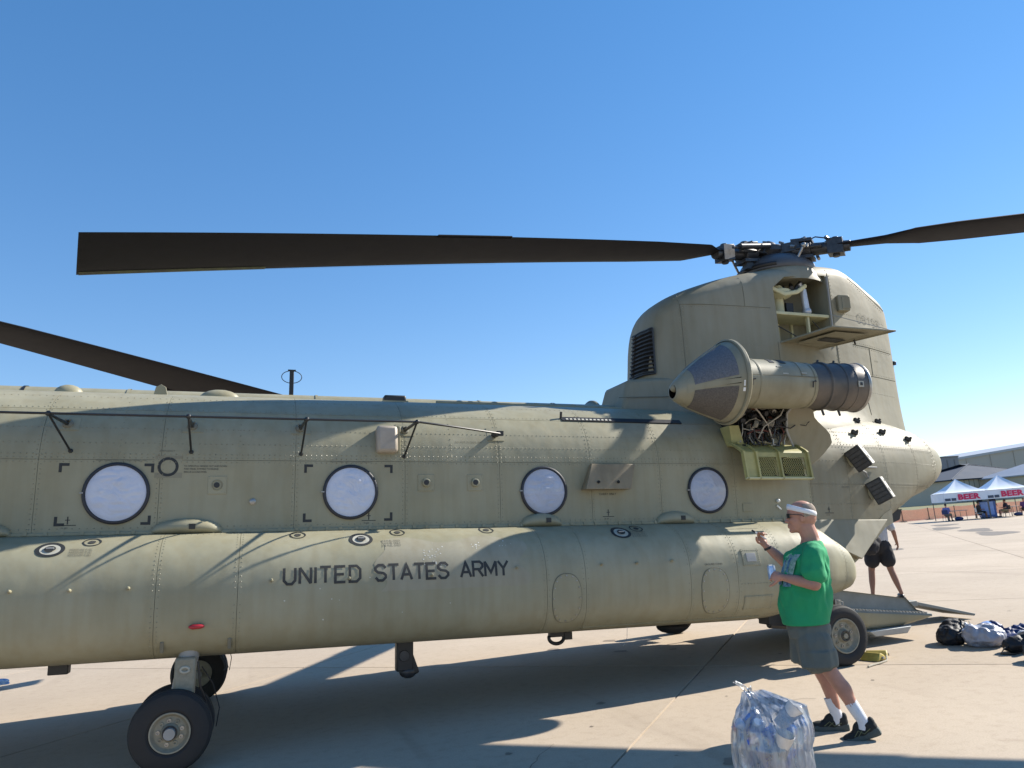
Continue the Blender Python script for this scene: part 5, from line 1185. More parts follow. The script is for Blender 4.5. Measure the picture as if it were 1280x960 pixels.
# ---- the man in the green shirt: local frame x = where he faces, y = his left, z up
MB_ = Vector((4.964, -3.944, 0))
fwd = Vector((-.778, .6285, 0)); man = empty('person', MB_, atan2(fwd.y, fwd.x))
tag(man, 'man in a green t-shirt, grey shorts and white headband drinking from a can beside the helicopter', 'person')
man['label'] = 'man in green t-shirt, grey shorts and white headband, holding a can beside the helicopter'
HC = (.055, .0, 1.672)
hp, HT, HR = head_parts(HC, yaw=.05, pitch=.02, s=1.12)
LS, LE, LW = (-.005, .205, 1.375), (.020, .300, 1.155), (.255, .185, 1.215)
RS, RE, RW = (.045, -.205, 1.37), (.215, -.300, 1.275), (.375, -.270, 1.455)
KL, AL = (.012, .125, .505), (-.175, .130, .13)
KR, AR = (.098, -.125, .505), (.000, -.130, .10)
body = list(hp)
body += [limb([(.028, 0, 1.60), (.006, 0, 1.51), (-.0, 0, 1.42)], [.068, .070, .10], flat=1.0), rings([((.02, 0, 1.44), .06, .09, 1), ((.02, 0, 1.40), .10, .17, .9), ((.05, 0, 1.30), .12, .185, .9), ((.08, 0, 1.1), .14, .17, .9), ((.11, 0, .95), .11, .14, .9), ((.11, 0, .86), .09, .12, .9)]),
         limb([LS, LE], [.062, .046]), limb([LE, (.13, .25, 1.185), LW], [.046, .043, .028]), limb([RS, RE], [.062, .046]), limb([RE, (.29, -.29, 1.36), RW], [.046, .042, .028]),
         limb([(.11, .09, .84), (.075, .115, .70), KL], [.085, .082, .060]), limb([KL, (-.065, .128, .37), (-.115, .13, .25), AL], [.058, .058, .046, .036]),
         limb([(.13, -.09, .84), (.125, -.115, .70), KR], [.085, .082, .060]), limb([KR, (.035, -.127, .36), (.018, -.128, .24), AR], [.058, .060, .048, .036]),
         blob((KL[0] + .03, KL[1], KL[2] + .005), (.035, .045, .045)), blob((KR[0] + .03, KR[1], KR[2] + .005), (.035, .045, .045)),
         blob((-.090, .13, .37), (.040, .046, .085), (0, .42, 0)), blob((.008, -.127, .35), (.045, .048, .085), (0, .2, 0))]
body += hand_parts(LW, (1, -.42, .22), (-.05, .9, .35), -1, curl=.62, thumb=.5)
body += hand_parts(RW, (.35, .10, 1.0), (.55, -.75, -.1), 1, curl=.75, thumb=.8, fingers=(.45, .7, .8, .85))
bd = vox('body', body, .0062, SKIN, man, 3)
# stubble hair: thin short cap, mostly bald
HAIR = mat('short_grey_hair', (.30, .24, .19), rough=.9, var=.25, vscale=60, bump=.4, bscale=300)
q = MB(); q.grid(lambda a, t: HT(*(Vector((-.014, 0, .030)) + Vector((-cos(a) * .0985 * cos(t), sin(a) * .0765 * cos(t), .0905 * sin(t))))), lin(-1.5, 1.5, 20), lin(-.55, .75, 12)); q.build('hair', HAIR, man, smooth=80)
HBM = mat('white_terry_headband', (.78, .77, .78), rough=.95, var=.05, bump=.5, bscale=220)
q = MB(); nb = 48
for i in range(nb):
    a = 2 * pi * i / nb; cx_, cy_ = -.008 + .101 * cos(a), .0795 * sin(a); zc_ = .048 + .030 * cos(a)
    for dz, gr in ((-.019, -.001), (-.017, .003), (0, .0055), (.017, .003), (.019, -.001)):
        sc_ = 1 - .12 * max(0, (zc_ + dz - .03) / .06)
        q.v.append(tuple(HT((cx_) * sc_ + gr * cos(a), cy_ * sc_ + gr * sin(a), zc_ + dz)))
for i in range(nb):
    for j in range(4): q.f.append((i * 5 + j, ((i + 1) % nb) * 5 + j, ((i + 1) % nb) * 5 + j + 1, i * 5 + j + 1))
q.build('headband', HBM, man, smooth=80)
q = MB()
for sg in (-1, 1):
    q.slab(lambda u, v, o, sg=sg: HT(.094 - .020 * abs(u) ** 2 - o * .5, sg * (.006 + .052 * u), .012 + (-.020 + .036 * v) * (1 - .15 * u)), lin(0.08, 1, 8), lin(0, 1, 5), .004)
gl = q.build('sunglasses', mat('dark_lens', (.012, .012, .014), rough=.12, spec=.8), man, smooth=50)
for sg in (-1, 1):
    q = MB(); q.path([HT(.078, sg * .062, .022), HT(.04, sg * .074, .018), HT(-.005, sg * .080, .012), HT(-.02, sg * .078, .0)], .0028, 6); q.build('temple_arm', BLK, gl)
GRN = mat('green_cotton', (.014, .29, .115), rough=.85, var=.07, vscale=5, bump=.15, bscale=200)
def tshirt_secs():
    return [((.130, 0, .838), .180, .222, .85), ((.124, 0, .93), .192, .216, .85), ((.112, 0, 1.02), .196, .212, .85), ((.098, 0, 1.12), .188, .208, .85), ((.078, 0, 1.24), .172, .212, .85), ((.055, 0, 1.34), .152, .220, .85), ((.025, 0, 1.395), .122, .205, .85), ((.005, 0, 1.435), .094, .15, .9), ((.0, 0, 1.465), .076, .09, 1), ((.0, 0, 1.478), .068, .074, 1)]
sh = vox('t_shirt', [rings(tshirt_secs(), 36), limb([(.0, .15, 1.39), LS, (.010, .265, 1.245)], [.085, .092, .088], flat=.92), limb([(.03, -.15, 1.385), RS, (.150, -.262, 1.325)], [.085, .090, .080], flat=.95)], .008, GRN, man, 8, lambda co, f_=wrinkle(6, .017, 3, (1.5, 1.5, .8)): f_(co) * min(1, max(.05, (co.z - .87) / .12)) * min(1, max(.3, (1.46 - co.z) / .1)))
# printed design on the chest
PRW = mat('shirt_print_pale', (.35, .45, .42), rough=.8, var=.35, vscale=40, col2=(.05, .20, .14)); PRD = mat('shirt_print_navy', (.02, .045, .12), rough=.8, var=.3, vscale=30, col2=(.15, .35, .45))
def shirt_front(a, z, o):
    secs = tshirt_secs()
    for (c0, rx0, ry0, e0), (c1, rx1, ry1, e1) in zip(secs, secs[1:]):
        if c0[2] <= z <= c1[2]:
            t = (z - c0[2]) / (c1[2] - c0[2]); cx_ = c0[0] + (c1[0] - c0[0]) * t; rx = rx0 + (rx1 - rx0) * t; ry = ry0 + (ry1 - ry0) * t
            return Vector((cx_ + (rx + o) * abs(cos(a)) ** e0, (ry + o) * abs(sin(a)) ** e0 * (1 if a > 0 else -1), z))
q = MB(); q.grid(lambda a, z: shirt_front(a + .35 * (z - 1.27), z, .018), lin(.12, 1.15, 14), lin(1.22, 1.385, 8)); q.build('shirt_print', PRW, sh, smooth=80)
for (a0, a1, z0, z1) in ((.1, .55, 1.15, 1.225), (.65, 1.1, 1.14, 1.22), (.25, .5, 1.25, 1.34), (.7, .85, 1.25, 1.36)):
    q = MB(); q.grid(lambda a, z: shirt_front(a, z, .0205), lin(a0, a1, 6), lin(z0, z1, 5)); q.build('shirt_print', PRD, sh, smooth=80)
SHT = mat('grey_green_shorts', (.12, .13, .115), rough=.9, var=.08, vscale=8, bump=.2, bscale=150)
vox('shorts', [rings([((.10, 0, .95), .12, .16, .9), ((.115, 0, .88), .138, .175, .85), ((.115, 0, .80), .158, .198, .85), ((.11, 0, .74), .15, .195, .85)], 32), limb([(.11, .085, .80), (.09, .115, .70), (.078, .12, .60)], [.105, .130, .134], flat=.92, n=20), limb([(.13, -.085, .80), (.14, -.115, .70), (.145, -.125, .60)], [.105, .128, .130], flat=.92, n=20),
    lambda q: q.lathe([(0, .02), (0, .140), (.12, .134), (.13, .02)], (.078, .12, .53), (0, 0, 1), n=28), lambda q: q.lathe([(0, .02), (0, .136), (.12, .130), (.13, .02)], (.145, -.125, .525), (0, 0, 1), n=28)], .008, SHT, man, 5, wrinkle(7, .011, 9, (1.4, 1.4, .45)))
SOCK = mat('white_sock', (.72, .73, .76), rough=.95, var=.05, bump=.5, bscale=150)
for (K, A, sd_) in ((KL, AL, 1), (KR, AR, -1)):
    P = [Vector(K).lerp(Vector(A), t) for t in (.64, .78, .9, 1.0)]; P.append(P[-1] + Vector((.01, 0, -.055)))
    q = MB(); q.path(P, [.0475, .0465, .044, .044, .044], 20); q.build('sock', SOCK, man, smooth=60)
SM_ = (mat('black_shoe_fabric', (.014, .016, .016), rough=.8, var=.3, vscale=50, bump=.3, bscale=250), mat('shoe_sole_grey', (.07, .085, .08), rough=.8, var=.2, vscale=40), mat('shoe_olive_trim', (.13, .15, .08), rough=.6))
shoe(man, 'shoe', (-.185, .132, .118), (1, -.04), .33, SM_, 1.08); shoe(man, 'shoe', (.000, -.13, .100), (1, .05), .0, SM_, 1.08)
q = MB(); ww = Vector(RW); q.lathe([(-.010, .031), (-.008, .034), (.008, .034), (.010, .031)], ww + Vector((-.02, 0, -.03)), (.35, .05, 1), n=20, sq=(1, .85)); q.build('wrist_strap', BLK, man)
# ---- what he holds
cm = man.matrix_basis.copy()
cm = Matrix.Translation(MB_) @ Matrix.Rotation(atan2(fwd.y, fwd.x), 4, 'Z')
canp = Vector(LW) + Vector((1, -.42, .22)).normalized() * .085 + Vector((.0, -.030, .015))
can = empty('drink_can', cm @ canp); tag(can, 'small silver and blue drink can in the hand of the man in green', 'can')
CANM = mat('can_blue_white', (.12, .30, .62), rough=.3, metal=.5, var=.2, vscale=20, col2=(.75, .78, .82))
q = MB(); q.lathe([(-.055, .001), (-.055, .022), (-.050, .031), (.05, .031), (.060, .026), (.062, .026)], (0, 0, 0), (0, 0, 1), n=28); q.build('can_body', CANM, can, smooth=40)
q = MB(); q.lathe([(.060, .0265), (.066, .0265), (.066, .024), (.062, .023), (.062, .001)], (0, 0, 0), (0, 0, 1), n=28); q.box((.006, 0, .0645), (.018, .012, .0015)); q.build('can_lid', mat('bright_aluminium', (.75, .76, .78), rough=.25, metal=.9), can, smooth=40)
pp_ = Vector(RW) + Vector((.03, .02, .085)); pen = empty('marker_pen', cm @ pp_); pen.rotation_euler = (0, 0, atan2(fwd.y, fwd.x))
tag(pen, 'thin white pen with a dark cap raised in the man\'s far hand', 'pen')
q = MB(); q.tube((-.05, .02, -.035), (.035, .0, .028), .0065, .0065, 12); q.build('pen_barrel', MATS['white_enamel'], pen)
q = MB(); q.tube((.035, .0, .028), (.062, -.006, .048), .0085, .0075, 12); q.build('pen_cap', BLK, pen)
# ---- generic simple figure for the others
def figure(name, loc, rz, J, cols, vs=.012, s=1.0):
    r = empty(name, loc, rz)
    b = []
    hp_, T_, R__ = head_parts(J['head'], yaw=J.get('yaw', 0)); b += hp_
    hips, ch = Vector(J['hips']), Vector(J['chest'])
    b += [limb([Vector(J['head']) + Vector((-.03, 0, -.07)), ch + Vector((0, 0, .10))], [.058, .07])]
    for sd in (-1, 1):
        k = 'L' if sd > 0 else 'R'
        sh_, el, wr = J['arm' + k]; b += [limb([sh_, el], [.055, .042]), limb([el, wr], [.042, .028])]
        dd = (Vector(wr) - Vector(el)).normalized(); b += hand_parts(wr, dd, Vector((0, sd, .1)), sd, curl=.35, thumb=.4)
        hp0, kn, an = J['leg' + k]; b += [limb([hp0, kn], [.095, .060]), limb([kn, Vector(kn).lerp(Vector(an), .35), an], [.058, .058, .036]), blob(Vector(an) + Vector((.05, 0, -.05)), (.10, .042, .035))]
    b += [limb([hips, ch], [.14, .15], flat=.8)]
    vox('body', b, vs, cols[0], r, 3)
    ax = (ch - hips)
    sl = [limb([hips + ax * .05, hips + ax * .6, ch + Vector((0, 0, .02))], [.165, .175, .165], flat=1.15, up=(1, 0, 0))]
    for k in 'LR': sh_, el, wr = J['arm' + k]; sl.append(limb([Vector(sh_), Vector(sh_).lerp(Vector(el), .7)], [.085, .075]))
    vox('shirt', sl, max(vs, .014), cols[1], r, 5, wrinkle(7, .006, 5) if vs < .02 else None)
    sl = [limb([hips + Vector((0, 0, .04)), hips - Vector((0, 0, .05))], [.17, .17], flat=1.1, up=(1, 0, 0))]
    for k in 'LR': hp0, kn, an = J['leg' + k]; sl.append(limb([hp0, Vector(hp0).lerp(Vector(kn), J.get('cut', .85))], [.125, J.get('hem', .105)]))
    vox('shorts', sl, max(vs, .014), cols[2], r, 5, wrinkle(7, .006, 2) if vs < .02 else None)
    for k in 'LR':
        hp0, kn, an = J['leg' + k]; q = MB(); q.ball(Vector(an) + Vector((.06, 0, -.045)), (.14, .05, .045), 14, 8); q.box(Vector(an) + Vector((.06, 0, -.08)), (.27, .09, .025)); q.build('shoe', cols[3], r, bevel=.008)
    q = MB(); H_ = Vector(J['head']); q.ball(H_ + Vector((-.022, 0, .035)), (.100, .082, .092), 14, 10); q.build('hair', cols[4], r)
    return r
FB = mat('black_shorts_cloth', (.013, .014, .019), rough=.85, var=.2, vscale=10); GT = mat('light_grey_tee', (.42, .43, .46), rough=.9, var=.06); DH = mat('dark_hair', (.02, .014, .010), rough=.7, var=.3, vscale=40)
J = dict(head=(.05, 0, 1.70), hips=(0, 0, 1.0), chest=(.02, 0, 1.36), armL=((.02, .21, 1.46), (-.02, .30, 1.18), (.10, .34, .95)), armR=((.02, -.21, 1.46), (-.01, -.31, 1.20), (.10, -.37, .98)),
         legL=((0, .10, .95), (.08, .16, .52), (.02, .22, .09)), legR=((0, -.10, .95), (-.02, -.15, .52), (-.12, -.24, .09)), cut=.62, hem=.135)
w = figure('person', (11.75, 2.62, 0), radians(62), J, (SKIN2, GT, FB, BLK, DH))
tag(w, 'person in baggy black shorts and grey shirt walking behind the lowered ramp', 'person')
bagm = MB(); 
tag(vox('shoulder_bag', [blob((11.36, 2.40, .97), (.17, .13, .16)), blob((11.48, 2.42, 1.07), (.14, .10, .12))], .02, FB, None, 4, wrinkle(8, .01, 4)), 'black fabric bag swinging at the hip of the person behind the ramp', 'bag')
wl = figure('person', (-3.22, 4.9, 0), radians(8), dict(head=(.05, 0, 1.60), hips=(0, 0, .93), chest=(.02, 0, 1.28), armL=((.02, .19, 1.36), (-.02, .26, 1.1), (.12, .26, .92)), armR=((.02, -.19, 1.36), (.0, -.27, 1.1), (.12, -.28, .92)),
     legL=((0, .09, .9), (.10, .10, .5), (-.02, .10, .09)), legR=((0, -.09, .9), (.16, -.11, .53), (.13, -.12, .16)), cut=.7, hem=.115), (SKIN, mat('blue_tee', (.05, .16, .42), rough=.9), FB, mat('bright_blue_shoe', (.03, .16, .55), rough=.6, col2=(.3, .5, .7), vscale=20), DH))
tag(wl, 'walker in bright blue shoes at the left edge beyond the helicopter', 'person')
# ================================================================== TRASH BAG AND WHAT IT HOLDS
BGP = Vector((3.86, -4.63, 0))
def plastic():
    m = bpy.data.materials.new('clear_plastic_film'); m.use_nodes = True; n = m.node_tree.nodes; l = m.node_tree.links; n.remove(n['Principled BSDF'])
    out = n['Material Output']; tr = n.new('ShaderNodeBsdfTransparent'); tr.inputs[0].default_value = (.93, .95, .97, 1)
    gl = n.new('ShaderNodeBsdfGlossy'); gl.inputs['Roughness'].default_value = .12; gl.inputs[0].default_value = (.95, .95, .95, 1)
    df = n.new('ShaderNodeBsdfDiffuse'); df.inputs[0].default_value = (.62, .64, .66, 1); tl = n.new('ShaderNodeBsdfTranslucent'); tl.inputs[0].default_value = (.6, .62, .64, 1)
    a = n.new('ShaderNodeMixShader'); a.inputs[0].default_value = .45; l.new(df.outputs[0], a.inputs[1]); l.new(tl.outputs[0], a.inputs[2])
    lw = n.new('ShaderNodeLayerWeight'); lw.inputs['Blend'].default_value = .35
    tc = n.new('ShaderNodeTexCoord'); nz = n.new('ShaderNodeTexNoise'); nz.inputs['Scale'].default_value = 9; nz.inputs['Detail'].default_value = 6; mp0 = n.new('ShaderNodeMapping'); mp0.inputs['Scale'].default_value = (2.2, 2.2, .35); l.new(tc.outputs['Object'], mp0.inputs[0]); l.new(mp0.outputs[0], nz.inputs['Vector'])
    mr = n.new('ShaderNodeMapRange'); mr.inputs['From Min'].default_value = .35; mr.inputs['From Max'].default_value = .75; mr.inputs['To Min'].default_value = .16; mr.inputs['To Max'].default_value = .95; l.new(nz.outputs['Fac'], mr.inputs['Value'])
    ad = n.new('ShaderNodeMath'); ad.operation = 'MULTIPLY_ADD'; ad.inputs[1].default_value = .55; l.new(lw.outputs['Facing'], ad.inputs[0]); l.new(mr.outputs[0], ad.inputs[2]); ad.use_clamp = True
    b = n.new('ShaderNodeMixShader'); l.new(ad.outputs[0], b.inputs[0]); l.new(tr.outputs[0], b.inputs[1]); l.new(a.outputs[0], b.inputs[2])
    c = n.new('ShaderNodeMixShader'); fr = n.new('ShaderNodeFresnel'); fr.inputs['IOR'].default_value = 1.5
    mu = n.new('ShaderNodeMath'); mu.operation = 'MULTIPLY_ADD'; mu.inputs[1].default_value = 1.0; mu.inputs[2].default_value = .06; l.new(fr.outputs[0], mu.inputs[0])
    l.new(mu.outputs[0], c.inputs[0]); l.new(b.outputs[0], c.inputs[1]); l.new(gl.outputs[0], c.inputs[2]); l.new(c.outputs[0], out.inputs[0])
    bp = n.new('ShaderNodeBump'); bp.inputs['Strength'].default_value = .6; bp.inputs['Distance'].default_value = .01
    n2 = n.new('ShaderNodeTexNoise'); n2.inputs['Scale'].default_value = 30; n2.inputs['Detail'].default_value = 5; mp = n.new('ShaderNodeMapping'); mp.inputs['Scale'].default_value = (1, 1, .3); l.new(tc.outputs['Object'], mp.inputs[0]); l.new(mp.outputs[0], n2.inputs['Vector']); l.new(n2.outputs['Fac'], bp.inputs['Height'])
    for x in (gl, df, fr): l.new(bp.outputs[0], x.inputs['Normal'])
    return m
PLAS = plastic()
tb = empty('trash_bag', BGP, radians(-40)); tb.scale = (.80, .80, .86); tag(tb, 'clear plastic trash bag full of bottles standing on the concrete by the man', 'trash bag')
# local x = picture right, y = away from the camera
def bagf(a, t):
    z = .66 * t
    prof = interp([(0, .20), (.06, .275), (.2, .31), (.45, .31), (.65, .27), (.8, .19), (.9, .10), (1, .045)], t)
    cx_ = interp([(0, 0), (.5, .0), (.8, -.05), (1, -.13)], t)
    fold = 1 + (.03 + .10 * t) * (abs((a * 11 / (2 * pi) + .8 * noise.noise(Vector((cos(a) * 2, sin(a) * 2, t)))) % 1 - .5) * 2 - .5)
    r = prof * fold + .018 * noise.noise(Vector((cos(a) * 3, sin(a) * 3, t * 5))) + .012 * abs(noise.noise(Vector((cos(a) * 9, sin(a) * 9, t * 3)))) + .006 * noise.noise(Vector((cos(a) * 22, sin(a) * 22, t * 7)))
    # the tall right-hand bulge
    bz = max(0, cos(a)) ** 2 * max(0, 1 - abs(t - .80) / .35) * .17
    return Vector((cx_ + (r + bz) * cos(a), r * .85 * sin(a), z + bz * .25))
q = MB(); q.grid(bagf, lin(0, 2 * pi, 169), [i / 84 for i in range(85)]); q.build('bag_film', PLAS, tb, smooth=80)
for (dx, dz, tw, ln) in ((-.10, .14, .0, .17), (.02, .10, 1.2, .12)):
    q = MB()
    def ear(u, v, o, dx=dx, dz=dz, tw=tw, ln=ln):
        w_ = .03 + .035 * sin(pi * min(1, u * .8 + .1))
        return Vector((-.12 + dx * u + (v - .5) * w_ * cos(tw), .02 * sin(u * 5 + tw) + (v - .5) * w_ * sin(tw) + .008 * sin(v * 14), .64 + dz * u + .012 * sin(v * 9 + u * 3) - .04 * u * u)) + Vector((0, o, 0))
    q.slab(ear, lin(0, 1, 12), lin(0, 1, 9), .002); q.build('tied_ear', PLAS, tb, smooth=80)
rb = random.Random(4)
BOT = [mat('bottle_blue', (.10, .28, .75), rough=.12, alpha=.6, spec=.8), mat('bottle_clear', (.45, .6, .8), rough=.08, alpha=.45, spec=.9), mat('bottle_deep_blue', (.03, .10, .45), rough=.2)]
CAPM = [mat('cap_white', (.75, .76, .78), rough=.4), mat('cap_blue', (.04, .15, .5), rough=.4)]
M4 = Matrix.Translation(BGP) @ Matrix.Rotation(radians(-40), 4, 'Z') @ Matrix.Diagonal((.80, .80, .86, 1))
def bottle(c, d, L, r, m1, m2, label):
    o = empty('plastic_bottle', M4 @ Vector(c)); o.rotation_euler = (M4.to_3x3() @ Vector(d)).to_track_quat('Z', 'Y').to_euler()
    q = MB(); q.lathe([(-L * .5, .001), (-L * .5, r * .8), (-L * .46, r), (-L * .3, r), (-L * .27, r * .93), (-L * .24, r), (-L * .05, r), (-L * .02, r * .93), (L * .02, r), (L * .22, r), (L * .36, r * .55), (L * .42, r * .38), (L * .46, r * .38)], (0, 0, 0), (0, 0, 1), n=20); q.build('bottle_body', m1, o, smooth=50)
    q = MB(); q.lathe([(L * .44, r * .45), (L * .52, r * .45), (L * .52, .001)], (0, 0, 0), (0, 0, 1), n=16); q.build('bottle_cap', m2, o)
    q = MB(); q.lathe([(-L * .22, r * 1.02), (L * .0, r * 1.02)], (0, 0, 0), (0, 0, 1), n=20); q.build('bottle_label', BOT[2] if rb.random() < .5 else CAPM[0], o)
    tag(o, label, 'bottle', 'bottles inside the clear trash bag')
for i in range(34):
    a = rb.uniform(-3.1, .3); rr = rb.uniform(.06, .19); zz_ = rb.uniform(.05, .50); c = (-.06 + rr * cos(a) * 1.0 * (1 - .5 * max(0, zz_ - .3)), rr * .8 * sin(a), zz_)
    bottle(c, (rb.uniform(-1, 1), rb.uniform(-1, 1), rb.uniform(-.8, .8)), rb.uniform(.17, .21), rb.uniform(.028, .034), rb.choice(BOT), rb.choice(CAPM), 'empty bottle, one of the jumbled ones inside the clear trash bag')
CP = mat('paper_cup_white', (.62, .60, .58), rough=.8, var=.15, vscale=20)
for (c, d, lab) in (((.10, -.18, .32), (.4, -.2, .9), 'white netted paper sleeve in the right side of the trash bag'), ((.16, -.05, .50), (.7, .1, .6), 'grey crumpled paper cup at the top right inside the trash bag')):
    o = empty('paper_cup', M4 @ Vector(c)); o.rotation_euler = (M4.to_3x3() @ Vector(d)).to_track_quat('Z', 'Y').to_euler(); tag(o, lab, 'cup')
    q = MB(); q.lathe([(-.08, .001), (-.08, .042), (.08, .058), (.084, .060), (.08, .054), (-.07, .040), (-.07, .001)], (0, 0, 0), (0, 0, 1), n=20); q.build('cup_wall', CP, o, smooth=50)
YL = mat('yellow_wrapper', (.65, .50, .08), rough=.5, col2=(.25, .28, .10), vscale=14)
for (c, lab) in (((-.02, -.22, .12), 'yellow snack wrapper low in the middle of the trash bag'), ((.12, -.21, .10), 'yellow and green wrapper low in the right of the trash bag')):
    o = vox('snack_wrapper', [blob(M4 @ Vector(c), (.06, .03, .045))], .008, YL, None, 0, wrinkle(18, .012, 3)); tag(o, lab, 'wrapper')
o = MB(); o.lathe([(0, .001), (0, .03), (.012, .03), (.012, .001)], M4 @ Vector((-.235, -.08, .42)), (-.6, -.6, .3), n=14); tag(o.build('bottle_cap', mat('red_cap', (.5, .05, .06), rough=.4)), 'red bottle cap pressed against the left side of the trash bag', 'bottle cap')
# ================================================================== WHEEL CHOCKS AND ROPE
YC = mat('worn_yellow_paint', (.55, .42, .09), rough=.6, var=.2, vscale=12, grime=.3); ROPE = mat('pale_rope', (.42, .38, .30), rough=.9, bump=.6, bscale=300)
def chock(x, y, rz, lab):
    o = empty('wheel_chock', (x, y, 0), rz); q = MB()
    q.prism([(-.10, 0), (.10, 0), (.05, .055), (-.01, .085), (-.055, .05)], lambda a, b: (a, -.11, b + .003), lambda a, b: (a, .11, b + .003)); q.build('chock_block', YC, o, bevel=.012)
    q = MB(); q.tube((0, -.13, .035), (0, .13, .035), .016); q.build('chock_bar', ROPE, o); tag(o, lab, 'wheel chock')
chock(7.30, -1.80, .3, 'yellow wheel chock lying against the aft wheel'); chock(7.43, -1.72, .9, 'yellow wheel chock lying a little farther right of the aft wheel')
q = MB(); q.path([(6.95, -2.10, .012), (7.05, -2.06, .012), (7.2, -2.02, .012), (7.34, -1.96, .012), (7.40, -1.90, .05)], .011, 8); tag(q.build('rope', ROPE), 'pale rope on the concrete leading to the yellow wheel chocks', 'rope')
# ================================================================== BAGS ON THE GROUND
NYB = mat('black_nylon', (.014, .014, .017), rough=.6, var=.3, vscale=20, bump=.5, bscale=60); NYG = mat('silver_grey_nylon', (.33, .34, .40), rough=.38, var=.12, vscale=10, bump=.4, bscale=30); NYN = mat('navy_nylon', (.012, .03, .12), rough=.5, var=.3, vscale=10, bump=.5, bscale=40); NYL = mat('light_blue_cloth', (.12, .26, .60), rough=.8, var=.2, vscale=12)
def pack(name, base, parts, mt, label, cat, straps=(), size=.012, amp=.010, strap_m=None, pads=()):
    r = empty(name, base); r.scale = (.88, .88, .82); vox('bag_body', [blob(c, d, rot) for c, d, rot in parts], size, mt, r, 3, wrinkle(9, amp * 1.7, base[0]))
    for s_ in straps: q = MB(); q.path(s_, .014, 8, flat=.35); q.build('strap', strap_m or NYB, r)
    for (c, d, rot, m_) in pads: vox('pocket', [blob(c, d, rot)], size, m_, r, 2, wrinkle(12, .006, 2))
    tag(r, label, cat); return r
SILV = mat('silver_trim', (.5, .5, .52), rough=.4, metal=.3)
pack('backpack', (8.70, -1.62, 0), [((0, 0, .13), (.24, .19, .14), (0, 0, .5)), ((.12, .08, .18), (.17, .16, .15), (0, .2, 0)), ((-.12, -.03, .09), (.14, .14, .09), None)], NYB, 'black backpack at the left end of the bag pile', 'backpack',
     straps=([(-.1, -.15, .1), (.0, -.19, .22), (.14, -.12, .31), (.2, .05, .32)], [(.05, -.2, .07), (.14, -.2, .2), (.22, -.1, .3)]), pads=(((.10, -.15, .22), (.045, .03, .10), (.2, -.5, .3), SILV), ((-.06, -.19, .12), (.11, .04, .07), (0, 0, .3), NYB)))
pack('duffel_bag', (8.80, -2.02, 0), [((0, 0, .14), (.20, .20, .145), (0, 0, .3)), ((.10, .1, .15), (.17, .17, .14), None), ((-.13, .1, .15), (.12, .14, .14), None)], NYG, 'puffy silver grey duffel bag between the black backpack and the navy jacket', 'bag', straps=([(-.12, -.12, .20), (-.02, -.19, .14), (.0, -.19, .04)],), strap_m=NYG, amp=.013)
pack('jacket', (9.20, -2.02, 0), [((0, 0, .09), (.30, .16, .09), (0, 0, .5)), ((-.2, .18, .16), (.16, .14, .12), None), ((.18, -.02, .12), (.20, .14, .09), (0, 0, -.2))], NYN, 'crumpled navy blue jacket draped on the bags', 'jacket', amp=.020, pads=(((-.18, .20, .24), (.12, .10, .05), None, NYL), ((.25, -.08, .17), (.12, .08, .03), (0, .2, 0), NYL)))
pack('backpack', (8.72, -2.50, 0), [((0, 0, .10), (.22, .15, .11), (0, 0, -.5)), ((.12, -.02, .15), (.15, .13, .10), None)], NYB, 'black backpack with grey reflective panel at the right end of the pile', 'backpack',
     straps=([(-.14, .02, .10), (-.30, .0, .08), (-.40, -.02, .03), (-.28, -.10, .015), (-.1, -.12, .03)],), pads=(((.06, -.08, .19), (.14, .05, .05), (.3, .3, .6), SILV), ((.2, .1, .2), (.1, .06, .05), None, SILV)))
pack('backpack', (8.32, -2.95, 0), [((.12, -.02, .12), (.22, .17, .12), None)], NYB, 'dark backpack cut by the right edge of the photo', 'backpack')
